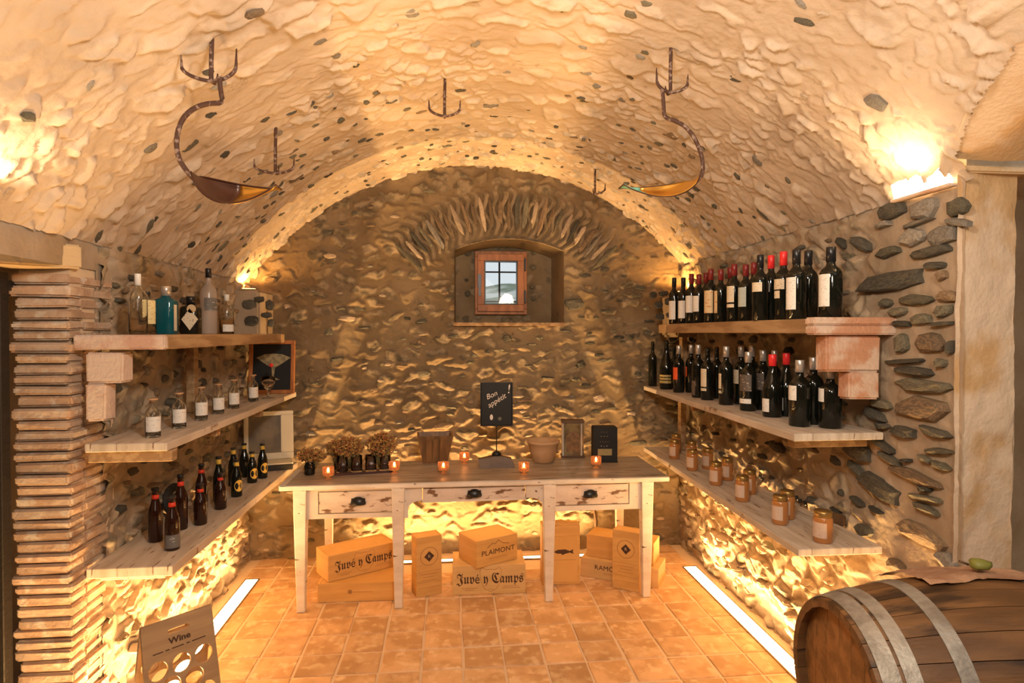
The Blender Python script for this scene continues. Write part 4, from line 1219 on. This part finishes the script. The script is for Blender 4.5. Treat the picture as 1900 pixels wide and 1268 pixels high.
cn = ['left of the row, in front of the dark vases', 'beside the right end of the flower tray', 'in front of the wooden bucket', 'right behind the bucket, farthest back', 'left of the terracotta bowl', 'in front of the black tin']
for i, (px, py) in enumerate([(609, 890), (731.7, 879), (822.8, 880), (861.7, 861), (972, 881), (1106, 869)]):
    P = tz(px, py)
    t = thing('candle_holder', 'small glowing amber glass candle holder, %s' % cn[i], 'candle', P, 0, 'lit candle holders on the table')
    fix(G().lathe([(0, 0), (.020, 0), (.022, .004), (.009, .012), (.010, .018), (.030, .024), (.035, .032), (.036, .078), (.033, .078), (.031, .034), (0, .028)], 16).obj('glass_cup', M_candle, t))
    fix(G().lathe([(0, .030), (.018, .030), (.018, .040), (0, .040)], 12).obj('wax', M_foil['white'], t))
    fix(G().lathe([(0, .041), (.007, .046), (.0085, .053), (.005, .064), (0, .074)], 10).obj('flame', M_flame, t))

# wooden bucket: staves and handle side
P = tz(807, 856)
t = thing('wooden_bucket', 'square tapered brown wooden bucket on the table', 'bucket', P, .06)
h = .195
v = []
for z, wx, wy in ((0, .085, .075), (h, .125, .11)):
    for sx, sy in ((-1, -1), (1, -1), (1, 1), (-1, 1)): v.append((sx * wx, sy * wy, z))
for z, wx, wy in ((h, .113, .098), (.012, .074, .064)):
    for sx, sy in ((-1, -1), (1, -1), (1, 1), (-1, 1)): v.append((sx * wx, sy * wy, z))
f = [(3, 2, 1, 0), (12, 13, 14, 15)]
for i in range(3):
    for k in range(4): f.append((i * 4 + k, i * 4 + (k + 1) % 4, i * 4 + 4 + (k + 1) % 4, i * 4 + 4 + k))
fix(link('bucket_body', mesh_from('bucket', v, f, [M_wood]), t))
for k in range(-2, 3):
    G().box((k * .048 - .020, -.006, .012), (k * .048 + .020, 0, .180), .002).obj('slat', M_wood, t, (0, -.080, 0), (.195, 0, 0)) if abs(k) < 2 else None

# chalkboard sign on its stand
P = tz(922, 868)
t = thing('chalkboard_sign', 'small black chalkboard on a thin rod with wooden block base', 'sign', P + Vector((0, .03, 0)), -.06)
v = [(-.115, -.05, 0), (.125, -.05, 0), (.125, .05, 0), (-.115, .05, 0), (-.125, -.028, .055), (-.045, -.022, .068), (.0, -.02, .082), (.05, -.022, .070), (.10, -.028, .058), (.10, .03, .058), (.0, .02, .082), (-.125, .03, .055)]
base = link('block', mesh_from('block', v, [(0, 1, 8, 7, 6, 5, 4), (3, 11, 10, 9, 2), (0, 4, 11, 3), (1, 2, 9, 8), (4, 5, 6, 10, 11), (6, 7, 8, 9, 10), (0, 3, 2, 1)], [M_dwood]), t); fix(base)
fix(G().lathe([(0, .08), (.034, .08), (.030, .095), (.012, .108), (0, .108)], 16).obj('boss', M_black, t))
G().tube([(0, 0, .10), (0, 0, .29)], .0035).obj('rod', M_iron, t)
G().box((-.105, -.008, .285), (.105, .004, .575), .003).obj('board', M_slate, t)
g = G()
for (a, b) in (((-.108, -.011, .280), (.108, .006, .286)), ((-.108, -.011, .572), (.108, .006, .578)), ((-.111, -.011, .280), (-.105, .006, .578)), ((.105, -.011, .280), (.111, .006, .578))): g.box(a, b)
g.obj('board_frame', M_black, t)
text('writing', 'Bon', .050, M_chalk, t, (-.035, -.0095, .490), (PI / 2, -.42, 0), 1.0, .3)
text('writing', 'appétit', .050, M_chalk, t, (.0, -.0095, .452), (PI / 2, -.55, 0), 1.0, .3)
text('writing', '!', .085, M_chalk, t, (.080, -.0095, .530), (PI / 2, -.1, 0), 1.0, .2)
flat('chalk_drawing', ring(0, 0, .011, 12, .020), [], .001, M_chalk, t, (-.035, -.0090, .340), (PI / 2, 0, 0))
flat('chalk_drawing', ring(0, 0, .013, 12), [], .001, mat('dim_chalk', (.12, .12, .09), .8), t, (.022, -.0090, .330), (PI / 2, 0, 0))

# terracotta bowl
P = tz(1008, 858)
t = thing('terracotta_bowl', 'pale terracotta pot with sloping sides on the table', 'pot', P)
fix(G().lathe([(0, 0), (.062, 0), (.074, .012), (.098, .085), (.108, .135), (.118, .140), (.118, .155), (.108, .158), (.100, .140), (.088, .085), (.06, .02), (0, .015)], 28).obj('pot_body', M_terra, t))
# tins
P = tz(1062, 848)
t = thing('lantern_tin', 'tall square old tin with arched dark border on the table', 'tin', P, -.10)
G().box((-.078, -.05, .012), (.078, .05, .255), .006).obj('tin_body', M_tin, t)
G().box((-.086, -.058, 0), (.086, .058, .018), .004).obj('foot', M_dwood, t); G().box((-.085, -.057, .255), (.085, .057, .275), .005).obj('top_rim', M_dwood, t)
G().box((-.080, -.054, .018), (-.066, -.048, .255), .002).box((.055, -.054, .018), (.068, -.048, .255), .002).obj('edge_strip', M_foil['silver'], t)
flat('printed_panel', [(-.05, -.075), (.045, -.075), (.045, .05), (.02, .075), (-.02, .07), (-.05, .04)], [], .001, M_wood, t, (0, -.0515, .12), (PI / 2, 0, 0))
P = tz(1121, 856)
t = thing('black_tin', 'tall black box printed with small pale lettering on the table', 'tin', P, -.08)
G().box((-.085, -.055, 0), (.085, .055, .250), .004).obj('tin_body', M_slate, t)
G().box((-.055, -.058, .052), (.045, -.0545, .098)).obj('label', label_mat('tin_label', (.30, .24, .10), (.1, .07, .03)), t)
for i, s_ in enumerate(('. . .', '- - -', '. . . .', '- . -')): text('lettering', s_, .024, M_chalk if i > 2 else M_lab['gold'], t, (-.01, -.0565, .222 - i * .034), (PI / 2, 0, 0), 1.5)
G().box((-.088, -.058, -.0), (.088, .058, .010), .002).obj('base_rim', M_black, t)


# flowers
def bouquet(lab, P, rx, ry, rz_, base_z, n, seed):
    r = random.Random(seed)
    t = thing('dried_bouquet', lab, 'flowers', P, 0, 'dried flower bunches')
    g = G(); st = G()
    for k in range(n):
        while True:
            x, y, z = r.uniform(-1, 1), r.uniform(-1, 1), r.uniform(-1, 1)
            if x * x + y * y + z * z < 1: break
        c = Vector((x * rx, y * ry, base_z + rz_ + z * rz_)); q = r.uniform(.004, .0085)
        bm = bmesh.new(); bmesh.ops.create_icosphere(bm, subdivisions=1, radius=q)
        for v_ in bm.verts: v_.co *= r.uniform(.7, 1.3)
        g.bm(bm, Matrix.Translation(c))
        if k % 6 == 0: st.tube([(x * rx * .2, y * ry * .2, .03), (x * rx * .5, y * ry * .5, base_z * .8), c], .0012, 4)
    g.obj('flower_heads', M_flower, t)['kind'] = 'stuff'; st.obj('stems', M_stem, t)['kind'] = 'stuff'
    return t


for (px, py, lab) in ((574.6, 881, 'small black glass vase at the left end of the table'), (628.5, 871, 'small black glass vase behind the leftmost candle')):
    P = tz(px, py); t = thing('small_black_vase', lab, 'vase', P, 0, 'small black vases')
    fix(G().lathe([(0, 0), (.030, 0), (.034, .006), (.034, .06), (.028, .075), (.030, .085), (.026, .085), (.024, .072), (0, .010)], 18).obj('vase_body', M_wine, t))
bouquet('low rusty dried flower bunch in the left black vase', tz(578, 880), .095, .06, .045, .075, 420, 1)
bouquet('rusty dried flower bunch in the second black vase', tz(626, 872), .075, .06, .062, .080, 420, 2)
Pm = tz(675, 878)
tr = thing('flower_tray', 'long thin dark tray under the glass flower vases', 'tray', Pm, .16)
G().box((-.185, -.045, 0), (.185, .045, .014), .004).obj('tray_board', mat('dark_red_tray', (.06, .015, .012), .4), tr)
Rz = Matrix.Rotation(.16, 4, 'Z')
for i, dx in enumerate((-.135, -.045, .045, .135)):
    P = Pm + (Rz @ Vector((dx, 0, .0145)))
    t = thing('glass_vase', 'clear square glass vase on the dark tray, %s' % ('leftmost', 'second from left', 'third from left', 'rightmost')[i], 'vase', P, .16, 'glass vases on the tray')
    fix(G().lathe([(0, 0), (.034, 0), (.036, .004), (.036, .10), (.033, .10), (.033, .008), (0, .008)], 16, sq=5).obj('vase_body', M_glass, t))
bouquet('wide dried flower mass over the left glass vases', Pm + Vector((-.092, 0, .0)), .098, .075, .068, .105, 640, 3)
bouquet('dried flower mass over the right glass vases', Pm + Vector((.112, .02, .0)), .102, .075, .078, .105, 640, 4)


# ================================================================== crates under the table
def crate(name, lab, P, ang, w_, d_, h_, m, cat='box', panel=None):
    """P: near bottom corner (left end of the front face); the front runs along the angle"""
    t = thing(name, lab, cat, P, ang)
    G().box((0, 0, 0), (w_, .012, h_), .0015).obj('side_panel', m, t)
    G().box((0, d_ - .012, 0), (w_, d_, h_), .0015).obj('side_panel', m, t)
    G().box((0, .0125, 0), (.014, d_ - .0125, h_ - .001), .0015).obj('end_panel', m, t)
    G().box((w_ - .014, .0125, 0), (w_, d_ - .0125, h_ - .001), .0015).obj('end_panel', m, t)
    G().box((.0145, .0125, h_ - .013), (w_ - .0145, d_ - .0125, h_ - .0015), .001).obj('lid', m, t)
    G().box((.0145, .0125, 0), (w_ - .0145, d_ - .0125, .01)).obj('base', m, t)
    return t


RF = (PI / 2, 0, 0)


def bars(t, x, z, widths, y=-.0008, gap=.011, m=None, th=.003):
    """print too small to read: rows of short strokes"""
    g = G()
    for k, wd in enumerate(widths):
        a = -wd / 2
        while a < wd / 2:
            q = rnd.uniform(.003, .009); g.box((x + a, y, z - k * gap), (x + min(a + q, wd / 2), y + .0006, z - k * gap + th)); a += q + .002
    return g.obj('small_print', m or M_inkf, t)


def cava(t, w_, h_, s):
    text('lettering', '𝕵𝖚𝖛é 𝖞 𝕮𝖆𝖒𝖕𝖘', s, M_ink, t, (w_ * .51, -.0008, h_ * .52), RF, .80)
    bars(t, w_ * .23, h_ * .20, (.10, .06))
    bars(t, w_ * .80, h_ * .24, (.10, .12)); bars(t, w_ * .52, h_ * .16, (.03,))
    pts = [(.52 + dx, dz) for dx, dz in ((-.15, .80), (-.12, .92), (-.06, .84), (0, .86), (.06, .84), (.12, .92), (.15, .80), (.13, .40), (.08, .18), (0, .08), (-.08, .18), (-.13, .40), (-.15, .80))]
    g = G().tube([(x * w_, -.0006, z * h_) for x, z in pts], .0011, 4); g.obj('emblem_outline', M_inkf, t)


tA = crate('wooden_crate', 'low plain pine crate on the floor at the left, with faint round stamp', (-.82, 3.975, 0), -.02, .50, .34, .118, M_ply)
flat('stamp', ring(0, 0, .014, 16), [], .001, M_inkf, tA, (.20, -.0006, .062), RF); bars(tA, .28, .058, (.12,), -.0006)
c1, s1 = .467, 34
P = Vector((-.757, 3.99, .1185))
tB = crate('wooden_crate', 'pine wine crate lettered in black, askew on top of the low left crate', P, math.radians(31), .47, .22, .165, M_ply)
cava(tB, .47, .165, .082)
tC = crate('wine_box', 'upright narrow pine box with black diamond emblem, left of centre', (-.205, 3.98, 0), math.radians(20), .170, .11, .385, M_ply)


def diamond(t, w_, h_, zc):
    flat('emblem', [(0, .034), (.034, 0), (0, -.034), (-.034, 0)], [], .001, M_ink, t, (w_ / 2, -.0006, zc), RF)
    flat('emblem_ring', ring(0, 0, .060, 28), [ring(0, 0, .0565, 28)], .001, M_inkf, t, (w_ / 2, -.0005, zc), RF)
    text('lettering', 'R', .030, M_foil['silver'], t, (w_ / 2, -.0016, zc), RF)
    bars(t, w_ / 2, zc - .115, (.11, .08, .10), -.0006, .020)
    for z in (.09, .055): G().box((.01, -.0008, z), (w_ - .01, 0, z + .0012)).obj('line', M_inkf, t)
    G().box((.01, -.0008, zc - .095), (w_ - .01, 0, zc - .0938)).obj('line', M_inkf, t)


diamond(tC, .17, .385, .255)
tD = crate('wooden_crate', 'pale wine crate with black gothic lettering standing in the middle', (.024, 4.0, 0), math.radians(-1), .475, .27, .188, M_ply2)
cava(tD, .475, .188, .090)
tE = crate('wooden_crate', 'pine crate printed with a mountain outline, turned askew on the middle crate', (.177, 3.945, .1885), math.radians(28), .315, .235, .172, M_ply)
text('lettering', 'PLAIMONT', .047, M_ink, tE, (.165, -.0008, .082), RF, 1.12)
bars(tE, .165, .040, (.14,))
G().tube([(.08, -.0006, .115), (.12, -.0006, .14), (.14, -.0006, .132), (.165, -.0006, .155), (.20, -.0006, .128), (.25, -.0006, .118)], .0014, 4).obj('emblem_outline', M_ink, tE)
tF = crate('wine_box', 'upright pine box printed with a dark fish, behind a right-hand table leg', (.625, 4.10, 0), math.radians(-2), .255, .13, .395, M_ply)
flat('raised_lid', [(.03, .02), (.235, .02), (.235, .33), (.03, .33)], [], .008, M_ply, tF, (0, -.004, 0), RF)
flat('scalloped_head', [(.0, 0), (.255, 0), (.255, .022), (.18, .024), (.13, .04), (.06, .03), (.0, .012)], [], .012, M_ply, tF, (0, .02, .395), RF)
flat('fish_print', [(-.06, 0), (-.03, .014), (.02, .016), (.05, .004), (.075, .016), (.07, -.002), (.078, -.016), (.05, -.006), (.02, -.014), (.0, -.022), (-.01, -.012), (-.035, -.012)], [], .001, M_ink, tF, (.135, -.0087, .225), RF)
bars(tF, .14, .168, (.17,), -.0087)
tG = crate('wooden_crate', 'long pine crate lettered in dark capitals at the right, lower of two', (.916, 4.235, 0), -math.radians(30.5), .54, .24, .128, M_ply2)
text('lettering', 'RAMÓN', .045, M_ink, tG, (.19, -.0008, .075), RF, 1.1); bars(tG, .20, .038, (.07,))
tH = crate('wooden_crate', 'smaller pine crate resting on the long right-hand crate', (.965, 4.262, .1285), -math.radians(31), .47, .185, .152, M_ply)
text('lettering', 'L', .034, M_ink, tH, (.20, -.0008, .07), RF)
tI = crate('wine_box', 'upright narrow pine box with black diamond emblem, at the right table leg', (1.085, 4.018, 0), -math.radians(36), .185, .10, .390, M_ply)
diamond(tI, .185, .39, .27)
# dry branch leaning on the end wall
t = thing('dry_branch', 'thin dark twig standing behind the right-hand crates', 'branch', (1.12, 4.66, 0))
G().tube([(0, 0, 0), (.01, 0, .25), (-.02, 0, .42), (.03, -.01, .55)], [.012, .012, .008, .004]).obj('stem', M_dwood, t)
G().tube([(.0, 0, .35), (-.10, 0, .40), (-.2, 0, .38)], [.006, .005, .003]).tube([(.0, 0, .42), (.06, 0, .50), (.10, 0, .60)], [.006, .004, .002]).obj('twig', M_dwood, t)


# ================================================================== hooks and ladles under the vault
def hook(lab, px, ptop, pbot, arms, front=.10):
    top = on_vault(px, ptop); P = top + Vector((0, -.0, 0))
    d = (top - EYE).normalized()
    Yh = top.y
    b = on_y(Yh, px, pbot)
    tp = on_y(Yh, px, ptop)
    t = thing('grapnel_hook', lab, 'hook', b, 0, 'iron hooks hanging from the vault')
    G().tube([tp - b + Vector((0, 0, .04)), tp - b + Vector((.002, 0, 0)), (tp - b) * .5, (0, 0, 0)], .0075, 8).obj('shank', M_rust, t)
    for s_, (w_, h_) in arms:
        q = []
        for k in range(9):
            a = PI / 2 * k / 8
            q.append(Vector((s_ * w_ * math.sin(a), -.02 * math.sin(a), h_ * .45 * (1 - math.cos(a)))))
        q.append(Vector((s_ * w_ * 1.02, -.02, h_)))
        G().tube(q, [.0065] * 8 + [.005, .002], 8).obj('prong', M_rust, t)
    G().tube([(0, 0, 0), (0, .03, .004), (0, .055, .03), (0, .06, .05)], [.0065, .006, .005, .002]).obj('prong', M_rust, t)
    return t, Yh


S_ = 1 / F
h1, Y1 = hook('rusty three-pronged hook carrying the left ladle', 392, 74, 151, [(-1, (.088, .085)), (1, (.088, .105))])
h2_, Y2 = hook('small rusty three-pronged hook in the middle of the vault', 825, 143, 216, [(-1, (.075, .07)), (1, (.075, .075))])
h3, Y3 = hook('rusty hook carrying the right ladle', 1244, 88, 172, [(-1, (.065, .09)), (1, (.065, .07))])
h4, Y4 = hook('dark thin hook just above the left ladle tip', 511, 234, 322, [(-1, (.09, .06)), (1, (.09, .07))], .06)
h5, Y5 = hook('dark thin hook beside the green ladle tip', 1104, 308, 360, [(1, (.065, .07))], .06)


def ladle(lab, Y, arm, tip, leaf0, wid, green=False, bias=1):
    root = on_y(Y, *arm[0])
    t = thing('curved_ladle', lab, 'ladle', root, 0, 'curved ladles hanging from hooks')
    sm = []
    for i in range(len(arm) - 1):
        p0, p1, p2, p3 = (Vector(arm[max(i - 1, 0)]), Vector(arm[i]), Vector(arm[i + 1]), Vector(arm[min(i + 2, len(arm) - 1)]))
        for q in range(3):
            t_ = q / 3; sm.append(.5 * (2 * p1 + (p2 - p0) * t_ + (2 * p0 - 5 * p1 + 4 * p2 - p3) * t_ ** 2 + (3 * p1 - p0 - 3 * p2 + p3) * t_ ** 3))
    sm.append(Vector(arm[-1]))
    G().tube([on_y(Y, *p) - root for p in sm], .0085, 8).obj('handle', M_rust, t)
    a, b = on_y(Y, *leaf0) - root, on_y(Y, *tip) - root
    ax = (b - a); Ln = ax.length; ax.normalize(); dn = Vector((ax.z, 0, -ax.x)) if ax.x > 0 else Vector((-ax.z, 0, ax.x))
    nl, nw = 18, 8
    rows = []
    for i in range(nl + 1):
        s = i / nl; w_ = wid * math.sin(PI * min(1, s ** .75 * 1.0)) ** .8 * (1 if s < .98 else .3)
        row = []
        for k in range(nw + 1):
            q = k / nw * 2 - 1
            dep = .03 * (1 - q * q) * math.sin(PI * s)
            row.append(a + ax * (Ln * s) + dn * (w_ * (q * .55 + .45) + 0.012 * math.sin(PI * s)) + Vector((0, -.035 + dep - .035 * q, 0)))
        rows.append(row)
    for nm, i0, i1, m in (('bowl', 0, 9, M_darkbrass), ('bowl_tip', 9, 18, M_brass)) if not green else (('bowl', 0, 13, M_brass), ('bowl_tip', 13, 18, M_teal)):
        v = [p for r in rows[i0:i1 + 1] for p in r]; f = []
        for i in range(i1 - i0):
            for k in range(nw): f.append((i * 9 + k, i * 9 + k + 1, (i + 1) * 9 + k + 1, (i + 1) * 9 + k))
        o = link(nm, mesh_from(nm, v, f, [m], True), t); so = o.modifiers.new('s', 'SOLIDIFY'); so.thickness = .004
    rim = [r[0] for r in rows] + [r[-1] for r in reversed(rows)]
    G().tube(rim, .003, 5).obj('rim', M_darkbrass, t)
    return t


ladle('hanging curved iron ladle with dark and brass bowl at upper left', Y1 - .012, [(407, 143), (409, 165), (411, 189), (390, 192), (370, 197), (351, 208), (337, 225), (329, 250), (328, 275), (334, 298), (347, 318), (362, 334), (376, 345)], (522, 352), (370, 328), .074)
ladle('hanging curved iron ladle with green painted tip at upper right', Y3 - .012, [(1229, 168), (1231, 190), (1234, 216), (1252, 224), (1272, 236), (1288, 256), (1299, 280), (1304, 305), (1302, 325), (1292, 336), (1284, 341)], (1148, 350), (1286, 336), .055, True)


# ================================================================== barrel
BX0, BY0, BZ0 = 1.19, 1.80, .590
br = thing('wine_barrel', 'big oak barrel lying on its side with galvanised hoops', 'barrel', (BX0, BY0, BZ0), -.08)
LB = .92


def brad(x):
    return .262 + .066 * math.sin(PI * min(max(x / LB, 0), 1)) ** .85


ns = 26
for k in range(ns):
    a0, a1 = 2 * PI * k / ns + .004, 2 * PI * (k + 1) / ns - .004
    v = []; f = []; nx = 12
    for i in range(nx + 1):
        x = LB * i / nx; R = brad(x)
        for (rr, a) in ((R, a0), (R * 1.002, (a0 + a1) / 2), (R, a1), (R - .026, a1), (R - .026, a0)):
            v.append((x, rr * math.cos(a), rr * math.sin(a)))
    for i in range(nx):
        for q in range(5): f.append((i * 5 + q, i * 5 + (q + 1) % 5, (i + 1) * 5 + (q + 1) % 5, (i + 1) * 5 + q))
    f += [(4, 3, 2, 1, 0), tuple(nx * 5 + q for q in range(5))]
    fix(link('stave', mesh_from('stave', v, f, [M_barrel]), br))
M_head = mat('oak_barrel_head', (.33, .16, .055), .5, col2=(.20, .095, .03), scale=3, stretch=(6, 6, .8), bump=.2, bscale=20, objrand=.12)
nb = 7; R = .246
for k in range(nb):
    y0, y1 = -R + 2 * R * k / nb + .0012, -R + 2 * R * (k + 1) / nb - .0012
    pts = [(y0 + (y1 - y0) * q / 4) for q in range(5)]
    hz = [math.sqrt(max(R * R - y * y, 0)) for y in pts]
    outl = [(y, z) for y, z in zip(pts, hz)] + [(y, -z) for y, z in reversed(list(zip(pts, hz)))]
    o = flat('head_board', outl, [], .02, M_head, br, (.045, 0, 0)); o.matrix_local = Matrix.Translation((.045, 0, 0)) @ Matrix(((0, 0, 1), (1, 0, 0), (0, 1, 0))).to_4x4()
for (x0, x1) in ((.012, .060), (.070, .112), (.205, .250), (.615, .665), (.79, .835), (.85, .90)):
    v = []; f = []; n = 64
    for k in range(n):
        a = 2 * PI * k / n
        for x, dr_ in ((x0, 0), (x0, .003), (x1, .003), (x1, 0)):
            rr = brad(x) * 1.003 + dr_; v.append((x, rr * math.cos(a), rr * math.sin(a)))
    for k in range(n):
        k2 = (k + 1) % n
        for q in range(3): f.append((k * 4 + q, k * 4 + q + 1, k2 * 4 + q + 1, k2 * 4 + q))
    fix(link('hoop', mesh_from('hoop', v, f, [M_hoop]), br))
# cradle
cr = thing('barrel_cradle', 'dark wooden cradle under the barrel, mostly out of sight', 'stand', (BX0, BY0, 0))
for x in (.15, .70):
    zc = BZ0 - brad(x) - .004 + .02
    for q in (-1, 1): G().box((x - .04, min(q * .16, q * .27), .081), (x + .04, max(q * .16, q * .27), zc), .004).obj('chock', M_dwood, cr)
for q in (-.2, .2): G().box((0, q - .06, 0), (.85, q + .06, .08), .004).obj('beam', M_dwood, cr)
# crumpled paper on the barrel
r_p = random.Random(4)
U = np.linspace(0, 1, 40); V = np.linspace(0, 1, 22); u, v_ = np.meshgrid(U, V)
xx = .30 + .58 * u + .03 * (fbm(u * 3, v_ * 3, 3, 3) - .5); yy = -.03 + .27 * v_ + .05 * (fbm(u * 3 + 9, v_ * 3, 3, 4) - .5)
rr = np.vectorize(brad)(xx); zz = np.sqrt(np.maximum(rr ** 2 - yy ** 2, .01)) + .007 + .022 * np.abs(fbm(u * 5, v_ * 4, 4, 6) - .5) * 2 + .008 * sstep(v_, .7, 1)
pv = np.stack([xx, yy, zz], -1).reshape(-1, 3); pf = [(j * 40 + i, j * 40 + i + 1, (j + 1) * 40 + i + 1, (j + 1) * 40 + i) for j in range(21) for i in range(39)]
pp = link('crumpled_paper', mesh_from('paper', pv - np.array([.55, 0, .35]), pf, [M_paper]), None, (BX0 + .55, BY0, BZ0 + .35)); tag(pp, 'crumpled brown paper lying on top of the barrel', 'paper')
lf = thing('green_leaf', 'small olive-green lump on the brown paper on the barrel', 'leaf', Vector((1.70, BY0 + .02, BZ0 + .338 + .026)))
bm = bmesh.new(); bmesh.ops.create_icosphere(bm, subdivisions=2, radius=1)
for q in bm.verts: q.co *= rnd.uniform(.85, 1.15)
G().bm(bm, Matrix.Diagonal((.036, .028, .018, 1)), True).obj('leaf_blade', M_leaf, lf)
G().tube([(-.04, 0, 0), (-.07, 0, .012)], .004).obj('stalk', M_dwood, lf)

# ================================================================== plywood wine rack
PA, PB_ = Vector((-1.096, 2.32, 0)), Vector((-.92, 2.50, 0))
d_ = (PB_ - PA); ang = math.atan2(d_.y, d_.x); Wr = d_.length
rk = thing('folding_wine_rack', 'folding plywood wine rack with round holes, standing lower left', 'wine rack', (PA + PB_) / 2, ang)
Lr = .655; lean_ = .20
outl = [(-Wr / 2 - .012, 0), (Wr / 2 + .012, 0), (Wr / 2, Lr), (-Wr / 2, Lr)]
hl_ = []
zrow = Lr - .165; k = 0
while zrow > .06:
    xs_ = (-.081, 0, .081) if k % 2 == 0 else (-.041, .041)
    for x in xs_: hl_.append(ring(x, zrow, .0335, 22))
    zrow -= .066; k += 1
slot = [(.035 * math.cos(a) * .25 + (.030 if math.cos(a) > 0 else -.030), Lr - .045 + .009 * math.sin(a)) for a in [2 * PI * q / 20 for q in range(20)]]
front = flat('front_panel', outl, [slot] + hl_, .012, M_rack, rk, (0, -math.sin(lean_) * Lr, 0), (PI / 2 - lean_, 0, 0))
back = flat('back_panel', outl, [slot] + hl_, .012, M_rack, rk, (0, math.sin(lean_) * Lr, 0), (PI / 2 + lean_, 0, 0))
text('lettering', 'Wine', .030, M_ink, front, (0, Lr - .078, .0066), (0, 0, 0), 1.15, 0, .0003, .0008)
_g = G()
for _a, _b in ((-.095, -.060), (-.052, -.038), (-.030, .012), (.022, .034), (.042, .092)): _g.box((_a, Lr - .106, .006), (_b, Lr - .1025, .0068))
_g.obj('small_print', M_ink, front)
G().tube([(-Wr / 2 + .01, 0, Lr * math.cos(lean_) - .02), (Wr / 2 - .01, 0, Lr * math.cos(lean_) - .02)], .004).obj('hinge_rod', M_iron, rk)
